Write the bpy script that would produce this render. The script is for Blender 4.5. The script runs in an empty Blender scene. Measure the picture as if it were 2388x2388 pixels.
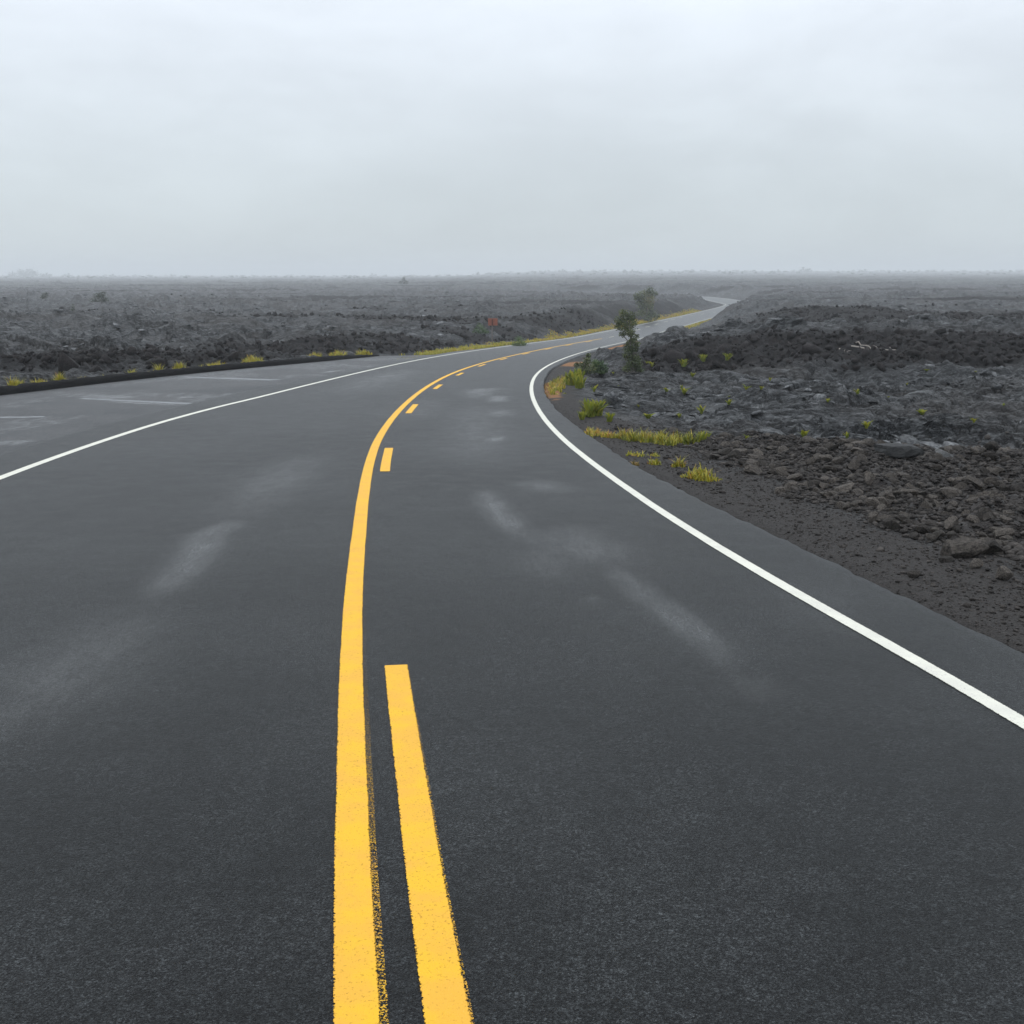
# Wet two-lane road through a lava field under an overcast sky (Blender 4.5)
import bpy, math, random
import numpy as np
from mathutils import Vector, Matrix

scene = bpy.context.scene
col = scene.collection
R = math.radians
random.seed(7)
rng = np.random.default_rng(11)

# ---------------------------------------------------------------- helpers
def tag(o, label=None, cat=None, group=None, kind=None):
    if label: o['label'] = label
    if cat: o['category'] = cat
    if group: o['group'] = group
    if kind: o['kind'] = kind
    return o

def mesh_from(name, V, F, smooth=True, attrs=None):
    """V (n,3) array, F (m,k) int array with one face size, or list of lists."""
    me = bpy.data.meshes.new(name)
    V = np.asarray(V, dtype=np.float32)
    if isinstance(F, np.ndarray):
        m, k = F.shape
        me.vertices.add(len(V)); me.vertices.foreach_set('co', V.ravel())
        me.loops.add(m * k); me.loops.foreach_set('vertex_index', F.astype(np.int32).ravel())
        me.polygons.add(m)
        me.polygons.foreach_set('loop_start', np.arange(0, m * k, k, dtype=np.int32))
        me.update(calc_edges=True)
    else:
        me.from_pydata([tuple(map(float, v)) for v in V], [], F)
    if smooth:
        me.polygons.foreach_set('use_smooth', np.ones(len(me.polygons), dtype=bool))
    for n, a in (attrs or {}).items():
        at = me.attributes.new(n, 'FLOAT', 'POINT')
        at.data.foreach_set('value', np.asarray(a, dtype=np.float32))
    me.update()
    return me

def link(name, me, mat=None, parent=None, loc=(0, 0, 0), rot=(0, 0, 0), sc=(1, 1, 1)):
    o = bpy.data.objects.new(name, me)
    col.objects.link(o)
    o.location = loc; o.rotation_euler = rot; o.scale = sc
    if mat is not None and me is not None: 
        if not me.materials: me.materials.append(mat)
    if parent: o.parent = parent
    return o

def empty(name, loc, rz=0.0):
    o = bpy.data.objects.new(name, None); col.objects.link(o)
    o.location = loc; o.rotation_euler = (0, 0, rz)
    o.empty_display_size = 0.3
    return o

def grid_faces(nr, nc):
    i = np.arange(nr - 1)[:, None] * nc + np.arange(nc - 1)[None, :]
    i = i.ravel()
    return np.stack([i, i + 1, i + nc + 1, i + nc], 1)

def sstep(a, b, x):
    t = np.clip((x - a) / (b - a), 0, 1)
    return t * t * (3 - 2 * t)

# ---------------------------------------------------------------- noise
def _h(ix, iy, seed):
    h = (ix.astype(np.int64) * 374761393 + iy.astype(np.int64) * 668265263 + seed * 1442695041) & 0xFFFFFFFF
    h = ((h ^ (h >> 13)) * 1274126177) & 0xFFFFFFFF
    h = ((h ^ (h >> 16)) * 2246822519) & 0xFFFFFFFF
    return (h ^ (h >> 15)) & 0xFFFFFFFF

def perlin(x, y, seed=0):
    x0 = np.floor(x); y0 = np.floor(y)
    fx = x - x0; fy = y - y0
    ix = x0.astype(np.int64); iy = y0.astype(np.int64)
    u = fx * fx * fx * (fx * (fx * 6 - 15) + 10); v = fy * fy * fy * (fy * (fy * 6 - 15) + 10)
    def gr(dx, dy):
        a = _h(ix + dx, iy + dy, seed) * (2 * math.pi / 4294967296.0)
        return np.cos(a) * (fx - dx) + np.sin(a) * (fy - dy)
    a = gr(0, 0); b = gr(1, 0); c = gr(0, 1); d = gr(1, 1)
    return ((a + u * (b - a)) * (1 - v) + (c + u * (d - c)) * v) * 1.5

def fbm(x, y, seed, octv=4, gain=0.5, lac=2.07):
    s = 0; a = 1.0; t = 0
    for k in range(octv):
        s = s + a * perlin(x * lac ** k, y * lac ** k, seed + 17 * k); t += a; a *= gain
    return s / t

def worley(x, y, seed):
    """F1, F2, and tilted-plate height of the nearest cell."""
    ix = np.floor(x).astype(np.int64); iy = np.floor(y).astype(np.int64)
    f1 = np.full(x.shape, 9.0); f2 = np.full(x.shape, 9.0); tilt = np.zeros(x.shape); lev = np.zeros(x.shape)
    for dx in (-1, 0, 1):
        for dy in (-1, 0, 1):
            cx = ix + dx; cy = iy + dy
            h1 = _h(cx, cy, seed) / 4294967296.0; h2 = _h(cx, cy, seed + 5) / 4294967296.0
            px = x - (cx + h1); py = y - (cy + h2)
            d = np.sqrt(px * px + py * py)
            h3 = _h(cx, cy, seed + 9) / 4294967296.0; h4 = _h(cx, cy, seed + 13) / 4294967296.0
            tl = px * np.cos(h3 * 6.283) + py * np.sin(h3 * 6.283)
            near = d < f1
            f2 = np.where(near, f1, np.minimum(f2, d))
            tilt = np.where(near, tl * (0.4 + h4), tilt)
            lev = np.where(near, h4 - 0.5, lev)
            f1 = np.where(near, d, f1)
    return f1, f2, tilt, lev

# ---------------------------------------------------------------- road layout (world metres: y ahead, x right, camera above 0,0)
PY_ = np.array([-50, 0, 60, 100, 127, 180, 232, 330, 500, 900, 1600, 4000.0])
PZ_ = np.array([-.35, -2.2, -4.42, -5.9, -6.85, -7.8, -8.2, -8.4, -8.0, -5.2, -1.5, 0])
_yy = np.linspace(-50, 4000, 40501); _zz = np.interp(_yy, PY_, PZ_)
_k = np.hanning(401); _k /= _k.sum()
_z2 = np.convolve(np.pad(_zz, 200, mode='edge'), _k, 'valid')
_z2[_yy < 30] = -2.2 - .037 * _yy[_yy < 30]
EYE = 2.2
def G(y):                      # road grade; z = 0 under the camera's feet
    return np.interp(y, _yy, _z2) + EYE

CURVES = {
'L': [(-12.0,-4.0),(-6.0,-4.711),(0.0,-5.4),(2.0,-5.62),(3.5,-5.785),(5.0,-5.952),(6.5,-6.124),(8.0,-6.303),(9.5,-6.49),(11.0,-6.672),(12.5,-6.841),(14.0,-6.993),(15.5,-7.126),(17.0,-7.238),(18.5,-7.33),(20.0,-7.401),(24.0,-7.489),(28.0,-7.384),(32.0,-7.124),(36.0,-6.902),(40.0,-6.667),(44.0,-6.409),(48.0,-6.13),(52.0,-5.818),(56.0,-5.463),(60.0,-5.058),(68.0,-4.081),(76.0,-2.903),(84.0,-1.558),(92.0,-0.096),(100.0,1.44),(108.0,3.043),(116.0,4.707),(120.0,5.559),(134.0,8.645),(148.0,11.888),(162.0,15.253),(176.0,18.739),(190.0,22.444),(204.0,26.314),(218.0,30.27),(232.0,34.282),(246.0,38.325),(260.0,42.38),(274.0,46.468),(288.0,50.545),(302.0,54.496),(316.0,58.121),(330.0,61.048),(344.0,62.44),(358.0,63.16),(372.0,63.898),(386.0,64.812),(400.0,65.565),(414.0,65.451),(420.0,64.923),(430.0,63.303),(440.0,60.542),(450.0,56.428),(460.0,51.246),(470.0,45.281),(480.0,38.82),(490.0,31.84),(500.0,24.323),(510.0,16.246),(520.0,7.238),(530.0,-3.072),(540.0,-14.838),(550.0,-27.332)],
'R': [(-12.0,5.3),(-6.0,4.43),(0.0,3.6),(2.0,3.342),(3.5,3.145),(5.0,2.94),(6.5,2.721),(8.0,2.459),(9.5,2.202),(11.0,1.97),(12.5,1.764),(14.0,1.581),(15.5,1.415),(17.0,1.261),(18.5,1.121),(20.0,0.998),(24.0,0.762),(28.0,0.631),(32.0,0.583),(36.0,0.613),(40.0,0.72),(44.0,0.909),(48.0,1.182),(52.0,1.537),(56.0,1.966),(60.0,2.458),(68.0,3.578),(76.0,4.838),(84.0,6.225),(92.0,7.711),(100.0,9.262),(108.0,10.84),(116.0,12.452),(120.0,13.273),(134.0,16.235),(148.0,19.373),(162.0,22.717),(176.0,26.239),(190.0,29.91),(204.0,33.727),(218.0,37.71),(232.0,41.878),(246.0,46.164),(260.0,50.5),(274.0,54.764),(288.0,58.861),(302.0,62.692),(316.0,66.099),(330.0,68.833),(344.0,70.648),(358.0,71.798),(372.0,72.534),(386.0,73.11),(400.0,73.408),(414.0,73.21),(420.0,72.892),(430.0,71.895),(440.0,69.992),(450.0,66.859),(460.0,62.484),(470.0,57.17),(480.0,51.217),(490.0,44.839),(500.0,37.892),(510.0,30.235),(520.0,21.617),(530.0,10.804),(540.0,-3.433),(550.0,-20.97)],
'Y': [(-12.0,1.75),(-6.0,0.89),(0.0,-0.0),(2.0,-0.31),(3.5,-0.539),(5.0,-0.759),(6.5,-0.971),(8.0,-1.172),(9.5,-1.356),(11.0,-1.529),(12.5,-1.699),(14.0,-1.864),(15.5,-2.02),(17.0,-2.165),(18.5,-2.295),(20.0,-2.408),(24.0,-2.617),(28.0,-2.736),(32.0,-2.782),(36.0,-2.76),(40.0,-2.668),(44.0,-2.502),(48.0,-2.252),(52.0,-1.919),(56.0,-1.512),(60.0,-1.042),(68.0,0.055),(76.0,1.266),(84.0,2.554),(92.0,3.916),(100.0,5.348),(108.0,6.849),(116.0,8.423),(120.0,9.237),(134.0,12.236),(148.0,15.406),(162.0,18.7),(176.0,22.123),(190.0,25.737),(204.0,29.583),(218.0,33.66),(232.0,37.954),(246.0,42.445),(260.0,47.059),(274.0,51.553),(288.0,55.461),(302.0,58.955),(316.0,62.207),(330.0,64.87),(344.0,66.557),(358.0,67.509),(372.0,68.143),(386.0,68.872),(400.0,69.41),(414.0,69.276),(420.0,68.86),(430.0,67.563),(440.0,65.242),(450.0,61.629),(460.0,56.875),(470.0,51.238),(480.0,44.973),(490.0,38.184),(500.0,30.876),(510.0,23.05),(520.0,14.225),(530.0,3.591),(540.0,-9.66),(550.0,-24.52)],
'E': [(-12.0,6.3),(-6.0,5.466),(0.0,4.601),(2.0,4.298),(3.5,4.042),(5.0,3.774),(6.5,3.507),(8.0,3.256),(9.5,3.005),(11.0,2.753),(12.5,2.504),(14.0,2.256),(15.5,2.045),(17.0,1.867),(18.5,1.716),(20.0,1.582),(24.0,1.283),(28.0,1.076),(32.0,0.979),(36.0,1.002),(40.0,1.123),(44.0,1.315),(48.0,1.551),(52.0,1.805),(56.0,2.06)],
'NL': [(-12.0,-5.2),(-6.0,-5.954),(0.0,-6.7),(2.0,-6.946),(3.5,-7.124),(5.0,-7.295),(6.5,-7.454),(8.0,-7.599),(9.5,-7.727),(11.0,-7.844),(12.5,-7.955),(14.0,-8.063),(15.5,-8.168),(17.0,-8.273),(18.5,-8.378),(20.0,-8.476),(24.0,-8.571),(28.0,-8.469),(32.0,-8.259),(36.0,-7.981),(40.0,-7.65),(44.0,-7.269),(48.0,-6.871),(52.0,-6.484),(56.0,-6.109),(60.0,-5.725),(68.0,-4.891),(76.0,-3.941),(84.0,-2.935)],
'K': [(-12.0,-17.3),(-6.0,-17.33),(0.0,-17.335),(2.0,-17.326),(3.5,-17.315),(5.0,-17.3),(6.5,-17.281),(8.0,-17.255),(9.5,-17.218),(11.0,-17.173),(12.5,-17.119),(14.0,-17.057),(15.5,-16.988),(17.0,-16.91),(18.5,-16.814),(20.0,-16.696),(24.0,-16.255),(28.0,-15.602),(32.0,-14.935),(36.0,-14.419),(40.0,-13.929),(44.0,-13.272),(48.0,-12.464),(52.0,-11.534),(56.0,-10.545),(60.0,-9.552),(68.0,-7.678)]}
class Curve:
    def __init__(s, pts):
        p = np.array(pts, float); s.y = p[:, 0]; s.x = p[:, 1]
        d = np.diff(s.x) / np.diff(s.y)
        m = np.empty(len(p)); m[0] = d[0]; m[-1] = d[-1]
        h = np.diff(s.y)
        m[1:-1] = (d[:-1] * h[1:] + d[1:] * h[:-1]) / (h[1:] + h[:-1]); s.m = m
    def __call__(s, y):
        y = np.asarray(y, float)
        i = np.clip(np.searchsorted(s.y, y) - 1, 0, len(s.y) - 2)
        h = s.y[i + 1] - s.y[i]; t = np.clip((y - s.y[i]) / h, 0, 1)
        h00 = 2 * t**3 - 3 * t**2 + 1; h10 = t**3 - 2 * t**2 + t; h01 = -2 * t**3 + 3 * t**2; h11 = t**3 - t**2
        return h00 * s.x[i] + h10 * h * s.m[i] + h01 * s.x[i + 1] + h11 * h * s.m[i + 1]
    def slope(s, y):
        return (s(np.asarray(y) + .25) - s(np.asarray(y) - .25)) / .5
cL, cY, cR, cE, cN, cK = (Curve(CURVES[k]) for k in ('L', 'Y', 'R', 'E', 'NL', 'K'))

def edge_right(y):             # outer edge of the asphalt on the right
    y = np.asarray(y, float); s = np.sqrt(1 + cR.slope(y) ** 2)
    far = cR(y) + (0.45 + 1.6 * sstep(290, 330, y)) * s
    w = sstep(46, 56, y)
    return cE(np.minimum(y, 56)) * (1 - w) + far * w
def edge_left(y):              # left edge of the newer asphalt
    y = np.asarray(y, float); s = np.sqrt(1 + cL.slope(y) ** 2)
    w = sstep(74, 84, y)
    return cN(np.minimum(y, 84)) * (1 - w) + (cL(y) - 0.6 * s) * w
def pave_left(y):              # left edge of everything paved (kerb line, then the road itself)
    y = np.asarray(y, float); w = sstep(67.5, 70.5, y)
    return cK(np.minimum(y, 68)) * (1 - w) + edge_left(y) * w

# ---------------------------------------------------------------- terrain height field
NRt = np.array([(-60, .35), (0, -2.2), (35, -3.5), (45, -3.80), (49, -3.74), (60, -3.26), (64, -3.3), (75, -3.78), (105, -4.2), (140, -4.35),
                (170, -4.6), (220, -4.8), (400, -5.1), (800, -3.4), (1500, -1.2), (3500, 9.5), (6000, 14)])
NLt = np.array([(-60, .6), (0, -1.9), (30, -3.0), (45, -3.75), (60, -4.15), (80, -4.4), (100, -4.6), (200, -5.1), (350, -5.9), (800, -5.9), (1500, -5.6), (3500, -6.0), (6000, -4)])

def terrain(x, y):
    """height plus masks for arrays of ground positions"""
    x = np.asarray(x, float); y = np.asarray(y, float)
    yc = np.clip(y, -12, 550)
    xr = edge_right(yc); xl = pave_left(yc)
    sr = np.sqrt(1 + ((edge_right(yc + .5) - edge_right(yc - .5))) ** 2)
    sl = np.sqrt(1 + np.minimum(np.abs(pave_left(yc + .5) - pave_left(yc - .5)), 2.0) ** 2)
    dR = (x - xr) / sr; dL = (xl - x) / sl
    right = dR > dL
    d = np.maximum(dR, dL)
    beyond = sstep(548, 575, y)
    d = d + beyond * 60
    g = G(y)
    nr = np.interp(y, NRt[:, 0], NRt[:, 1]) + EYE
    nl = np.interp(y, NLt[:, 0], NLt[:, 1]) + EYE
    rad = np.hypot(x, y)
    # long undulations
    amp = 0.06 + 0.42 * sstep(60, 200, rad) + 0.9 * sstep(300, 900, rad)
    big = fbm(x / 38, y / 38, 3, 3) * amp
    big = big + fbm(x / 9.5, y / 12, 31, 2) * (0.10 + 0.35 * sstep(55, 140, rad))
    # wrinkle position used for the ragged flow margins
    e1 = fbm(x / 7, y / 7, 71, 4) * 4.0
    # --- right side
    band = sstep(46.0, 49.5, y + e1) * (1 - sstep(60, 66, y + e1 * 1.2)) * sstep(2.0, 5.0, dR + e1 * .3)
    mound = np.exp(-((y - 134 - e1) / 13.0) ** 2) * sstep(24, 30, x) * (1 - sstep(38, 52, x + e1))
    band3 = np.exp(-((y - 205 - 2 * e1) / 12.0) ** 2) * sstep(62, 72, x) * (1 - sstep(84, 100, x))
    nr = nr + 0.42 * mound + 0.5 * band3
    aaR = np.clip(band + 1.6 * mound * sstep(.35, .6, mound) + sstep(.4, .6, band3), 0, 1)
    # --- left side: a clinker bank along the kerb, then rubbly pahoehoe
    bw = 11 - 3 * sstep(60, 110, y)
    bank = sstep(.9, 2.2, dL) * (1 - sstep(bw - 2, bw + 2.5, dL + e1))
    bank = bank * (1 - 0.85 * sstep(.05, .3, fbm(x / 13, y / 13, 90, 2) + .25 * np.exp(-((x + 17) / 3.5) ** 2 - ((y - 38) / 5.5) ** 2) * 3))
    aaL = np.where(y < 260, bank, bank * .5)
    ws = np.where(y > 430, sstep(-260, 160, x) * sstep(430, 620, y) + right * (1 - sstep(430, 620, y)), right)
    n = nr * ws + nl * (1 - ws)
    aa = np.where(right, aaR, aaL)
    # scattered far clinker patches
    pat = sstep(.10, .20, fbm(x / 75 + e1 * .03, y / 34, 44, 4)) * sstep(70, 105, rad)
    aa = np.clip(np.maximum(aa, .95 * pat * sstep(4, 12, d)), 0, 1)
    # blend from the road formation to the natural surface
    d1r = 11 + 6 * sstep(60, 120, y) - 10.5 * sstep(155, 190, y) * (1 - sstep(330, 380, y))
    d1l = 8.5 + 55 * sstep(310, 400, y)
    d0 = np.where(right, 1.2, .5)
    t = sstep(d0, np.where(right, d1r, d1l), d)
    base = g + (n + big - g) * t
    base = base + np.where(right, 0, (1 - sstep(60, 80, y)) * .12 * sstep(1, 5, d) * (1 - sstep(11, 18, d)))
    # soil verge
    gv = np.where(right, 1.4 - .3 * sstep(20, 26, y), 1.0) + fbm(x / 1.6, y / 1.6, 12, 3) * .9
    A = sstep(gv - .2, gv + 1.6, d)
    gravel = 1 - sstep(gv - .25, gv + .35, d)
    rub = np.where(right, sstep(gv - .2, gv + .3, d) * (1 - sstep(19.0, 23.0, y + e1 * .6 + (x - 6) * .25)) , 0)
    rub = rub * sstep(-8, 4, y)
    dr = rad * np.where(rad < 14, .0052, np.where(rad < 75, .0027, np.where(rad < 140, .0045, .0085))) * 1.0
    bl = lambda lam: sstep(1.3, 2.8, lam / dr)
    # --- pahoehoe: lobes with sharp creases, ropy folds, tilted slabs
    wx = x + fbm(x / 5, y / 5, 5, 3) * 2.2; wy = y + fbm(x / 5, y / 5, 6, 3) * 2.2
    lob = (np.abs(perlin(wx / 7.5, wy / 5.0, 21)) ** .7) * .80
    lob = lob + (np.abs(perlin(wx / 3.1, wy / 1.9, 22)) ** .7) * .48
    lob = lob + np.abs(perlin(wx / 1.25, wy / .8, 23)) ** .8 * .19 * bl(1.0)
    lob = lob + np.abs(perlin(wx / .5, wy / .33, 24)) * .045 * bl(.42)
    # thin overlapping flow sheets with abrupt toes
    fh = fbm(wx / 5.5, wy / 2.6, 27, 3) * 7
    fq = np.floor(fh); ff = fh - fq
    sheet = (fq + sstep(.0, .10, ff) * .9 + ff * .1) / 7 * 1.25 * sstep(1.0, 2.5, 2.6 / 7 / dr * 3)
    fh2 = fbm(wx / 2.2 + 7, wy / 1.1, 28, 2) * 4
    fq2 = np.floor(fh2); ff2 = fh2 - fq2
    sheet2 = (fq2 + sstep(.0, .14, ff2)) / 4 * .40 * bl(.7)
    nr_ = 1 - sstep(46, 62, rad)
    lob = lob * (1 - .45 * nr_) + sheet * (1 - .62 * nr_) + sheet2 * (1 - .35 * nr_)
    rope = bl(.42) * np.sin((wy * 1.0 + fbm(x / 1.5, y / 1.5, 25, 2) * 1.2) * 2 * math.pi / .42) * .012 * sstep(-.1, .3, perlin(x / 4, y / 4, 26))
    f1, f2, tilt, lev = worley(wx / 2.9, wy / 1.7, 40)
    g1, g2, tilt2, lev2 = worley(wx / .85, wy / .7, 50)
    crack = np.exp(-((f2 - f1) / .07) ** 2) * bl(.6); crack2 = np.exp(-((g2 - g1) / .09) ** 2) * bl(.3)
    slab = (tilt * .55 + lev * .40 + tilt2 * .22 + lev2 * .20 * bl(.8)) * (1 - .5 * nr_) - crack * .42 - crack2 * .16
    slabby = sstep(-.12, .25, fbm(x / 17, y / 14, 60, 3) + .16 * sstep(60, 90, y) + np.where(right, -.05, .15))
    # pressure ridges and tumuli farther out
    tum = np.maximum(0, fbm(wx / 21, wy / 15, 80, 3)) ** 1.3 * 1.7 * sstep(50, 100, rad)
    pah = -crack * .16 * nr_ * (1 - slabby) - crack2 * .06 * nr_ + lob * (1 - .6 * slabby) + rope + slab * slabby + tum - .40 - .10 * nr_
    far_k = 1 + .45 * sstep(70, 260, rad)
    # --- aa clinker: jagged
    rg = 1 - np.abs(perlin(wx / 2.1, wy / 2.1, 100)) * 2
    rg2 = 1 - np.abs(perlin(x / .8, y / .8, 101)) * 2
    rg3 = np.abs(perlin(x / .33, y / .33, 102)); rg4 = perlin(x / .16, y / .16, 103)
    aah = rg * .30 + rg2 * .24 * bl(.7) + rg3 * .30 * bl(.3) + rg4 * .08 * bl(.16) - .15
    ruh = np.abs(perlin(x / .55, y / .55, 104)) * .20 + rg3 * .14 + rg4 * .03 - .06
    det = pah * far_k * (1 - aa) + aah * (1 + .4 * sstep(60, 150, rad)) * aa
    det = det * (1 - rub) + ruh * rub
    fine = perlin(x / .4, y / .4, 110) * .012 + perlin(x / .11, y / .11, 111) * .008 + perlin(x / 1.3, y / 1.3, 112) * .02
    z = base + det * A + fine * sstep(.0, .3, d) - .03
    # keep lava that stands close to the asphalt low
    z = np.where(d < 0, g - .16, z - .05 * (1 - sstep(0, .25, d)))
    aa_out = aa * A; 
    orange = sstep(.35, .6, np.exp(-((y - 56) / 3.2) ** 2 - ((dR - .7) / .8) ** 2) + np.exp(-((y - 90) / 11) ** 2 - ((dR - .8) / 1.1) ** 2)
                   + .9 * np.exp(-((y - 36) / 5) ** 2 - ((dR - .25) / .3) ** 2) + fbm(x / .8, y / .8, 120, 2) * .3)
    orange = orange * np.where(right, 1, 0)
    return z, aa_out, gravel, orange, rub, d

def ground(x, y):
    return float(terrain(np.array([float(x)]), np.array([float(y)]))[0][0])

# ---------------------------------------------------------------- materials
def newmat(name):
    m = bpy.data.materials.new(name); m.use_nodes = True
    nt = m.node_tree; nt.nodes.clear()
    out = nt.nodes.new('ShaderNodeOutputMaterial'); b = nt.nodes.new('ShaderNodeBsdfPrincipled')
    nt.links.new(b.outputs[0], out.inputs[0])
    return m, nt, b, out
class NT:
    def __init__(s, nt): s.nt = nt
    def n(s, t, **k):
        nd = s.nt.nodes.new(t)
        for a, v in k.items(): setattr(nd, a, v)
        return nd
    def put(s, sock, v):
        if hasattr(v, 'links') or isinstance(v, bpy.types.NodeSocket): s.nt.links.new(v, sock)
        elif isinstance(v, tuple) and len(v) == 3 and sock.type == 'RGBA': sock.default_value = (*v, 1)
        else: sock.default_value = v
    def math(s, op, a, b=0.0, c=0.0, clamp=False):
        nd = s.n('ShaderNodeMath', operation=op, use_clamp=clamp)
        for i, v in enumerate((a, b, c)): s.put(nd.inputs[i], v)
        return nd.outputs[0]
    def mix(s, f, a, b):
        nd = s.n('ShaderNodeMix', data_type='RGBA')
        s.put(nd.inputs[0], f); s.put(nd.inputs[6], a); s.put(nd.inputs[7], b)
        return nd.outputs[2]
    def mixf(s, f, a, b):
        nd = s.n('ShaderNodeMix', data_type='FLOAT')
        s.put(nd.inputs[0], f); s.put(nd.inputs[2], a); s.put(nd.inputs[3], b)
        return nd.outputs[0]
    def ramp(s, f, a, b, lo=0.0, hi=1.0):
        nd = s.n('ShaderNodeMapRange', interpolation_type='SMOOTHSTEP')
        s.put(nd.inputs[0], f)
        for i, v in ((1, a), (2, b), (3, lo), (4, hi)): s.put(nd.inputs[i], v)
        return nd.outputs[0]
    def noise(s, vec, scale, detail=2.0, rough=.5, dist=0.0):
        nd = s.n('ShaderNodeTexNoise'); s.put(nd.inputs['Vector'], vec)
        nd.inputs['Scale'].default_value = scale; nd.inputs['Detail'].default_value = detail
        nd.inputs['Roughness'].default_value = rough; nd.inputs['Distortion'].default_value = dist
        return nd.outputs[0]
    def voro(s, vec, scale, feature='F1', out=0):
        nd = s.n('ShaderNodeTexVoronoi', feature=feature); s.put(nd.inputs['Vector'], vec)
        nd.inputs['Scale'].default_value = scale
        return nd.outputs[out]
    def attr(s, name):
        return s.n('ShaderNodeAttribute', attribute_name=name).outputs['Fac']
    def attr_col(s, name):
        return s.n('ShaderNodeAttribute', attribute_name=name).outputs['Color']
    def obj(s):
        return s.n('ShaderNodeTexCoord').outputs['Object']
    def bump(s, h, dist, strength=1.0, normal=None):
        nd = s.n('ShaderNodeBump'); s.put(nd.inputs['Height'], h)
        nd.inputs['Distance'].default_value = dist; nd.inputs['Strength'].default_value = strength
        if normal is not None: s.put(nd.inputs['Normal'], normal)
        return nd.outputs[0]
    def scale(s, vec, sc):
        nd = s.n('ShaderNodeMapping'); s.put(nd.inputs[0], vec); nd.inputs[3].default_value = sc
        return nd.outputs[0]

def m_asphalt(name, c0, c1, rough, wet_r):
    m, nt, b, _ = newmat(name); k = NT(nt); p = k.obj()
    big = k.noise(p, .35, 4, .55); med = k.noise(p, 3.0, 4, .6); grain = k.noise(p, 95, 2, .6)
    cell = k.voro(p, 150)
    wet = k.attr('wet')
    base = k.mix(k.ramp(k.math('ADD', k.math('MULTIPLY', big, .6), k.math('MULTIPLY', med, .4)), .38, .62), c0, c1)
    g = k.ramp(grain, .34, .68, .2, 2.0)
    mot = k.ramp(k.noise(p, 30, 4, .8), .32, .68, .42, 1.75); mot2 = k.ramp(k.noise(p, 8, 5, .7), .3, .7, .84, 1.18)
    g2 = k.ramp(cell, .05, .6, 1.4, .55)
    tint = k.voro(p, 150, out=1)
    sep = k.n('ShaderNodeSeparateColor'); nt.links.new(tint, sep.inputs[0])
    g3 = k.ramp(sep.outputs[0], 0.0, 1.0, .4, 1.7)
    gg = k.math('MULTIPLY', k.math('MULTIPLY', k.math('MULTIPLY', g, g2), g3), k.math('MULTIPLY', mot, mot2))
    vm = k.n('ShaderNodeVectorMath', operation='SCALE'); nt.links.new(base, vm.inputs[0]); nt.links.new(gg, vm.inputs['Scale'])
    nt.links.new(vm.outputs[0], b.inputs['Base Color'])
    film = k.math('MULTIPLY', wet, k.ramp(k.noise(k.scale(p, (1, .25, 1)), 4.5, 6, .75), .36, .64, .5, 1.15), clamp=True)
    film = k.math('MULTIPLY', film, k.ramp(k.noise(p, 55, 3, .8), .38, .6, .45, 1.2), clamp=True)
    if wet_r < .22: film = k.math('ADD', k.ramp(film, .30, .62, 0, .8), k.math('MULTIPLY', film, .2))
    r = k.mixf(film, k.math('ADD', rough, k.math('MULTIPLY', k.math('SUBTRACT', med, .5), .16)), wet_r)
    k.put(b.inputs['Roughness'], r)
    b.inputs['IOR'].default_value = 1.45; k.put(b.inputs['Specular IOR Level'], k.mixf(film, .15, .46))
    h = k.math('ADD', k.math('MULTIPLY', grain, .5), k.math('MULTIPLY', cell, -.7))
    st = k.mixf(film, 1.0, .45)
    bn = k.n('ShaderNodeBump'); bn.inputs['Distance'].default_value = .007
    nt.links.new(h, bn.inputs['Height']); nt.links.new(st, bn.inputs['Strength'])
    nt.links.new(bn.outputs[0], b.inputs['Normal'])
    return m

def m_paint(name, c0, c1, wear=.5):
    m, nt, b, out = newmat(name); k = NT(nt); p = k.obj()
    u = k.attr('u')                                   # 0..1 across the stripe
    c = k.mix(k.ramp(k.noise(p, 5, 4, .6), .35, .65), c0, c1)
    sp = k.ramp(k.noise(p, 75, 3, .7), .56, .70, 0, wear)      # stones showing through
    sp = k.math('MULTIPLY', sp, k.ramp(k.noise(p, 3.5, 3, .6), .3, .65, .35, 1.0))
    c = k.mix(sp, c, (c0[0] * .45, c0[1] * .38, c0[2] * .5))
    nt.links.new(c, b.inputs['Base Color'])
    b.inputs['Roughness'].default_value = .6; b.inputs['Specular IOR Level'].default_value = .22
    h = k.math('ADD', k.math('MULTIPLY', k.noise(p, 95, 2, .6), .5), k.math('MULTIPLY', k.voro(p, 150), -.5))
    nt.links.new(k.bump(h, .002, .8), b.inputs['Normal'])
    edge = k.math('MULTIPLY', k.math('MINIMUM', u, k.math('SUBTRACT', 1.0, u)), 2.0)
    ov = k.attr('over')                               # 1 on the thin overspray beside the stripe
    e = k.math('ADD', edge, k.math('MULTIPLY', k.math('SUBTRACT', k.noise(p, 70, 3, .7), .5), .5))
    a = k.ramp(e, .0, .06)
    a2 = k.ramp(k.noise(p, 110, 2, .7), .50, .60)
    al = k.mixf(k.ramp(ov, 0, .02), a, k.math('MULTIPLY', k.math('MULTIPLY', a2, .85), ov))
    tr = k.n('ShaderNodeBsdfTransparent'); mx = k.n('ShaderNodeMixShader')
    k.put(mx.inputs[0], al); nt.links.new(tr.outputs[0], mx.inputs[1]); nt.links.new(b.outputs[0], mx.inputs[2])
    nt.links.new(mx.outputs[0], out.inputs[0])
    return m

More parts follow.
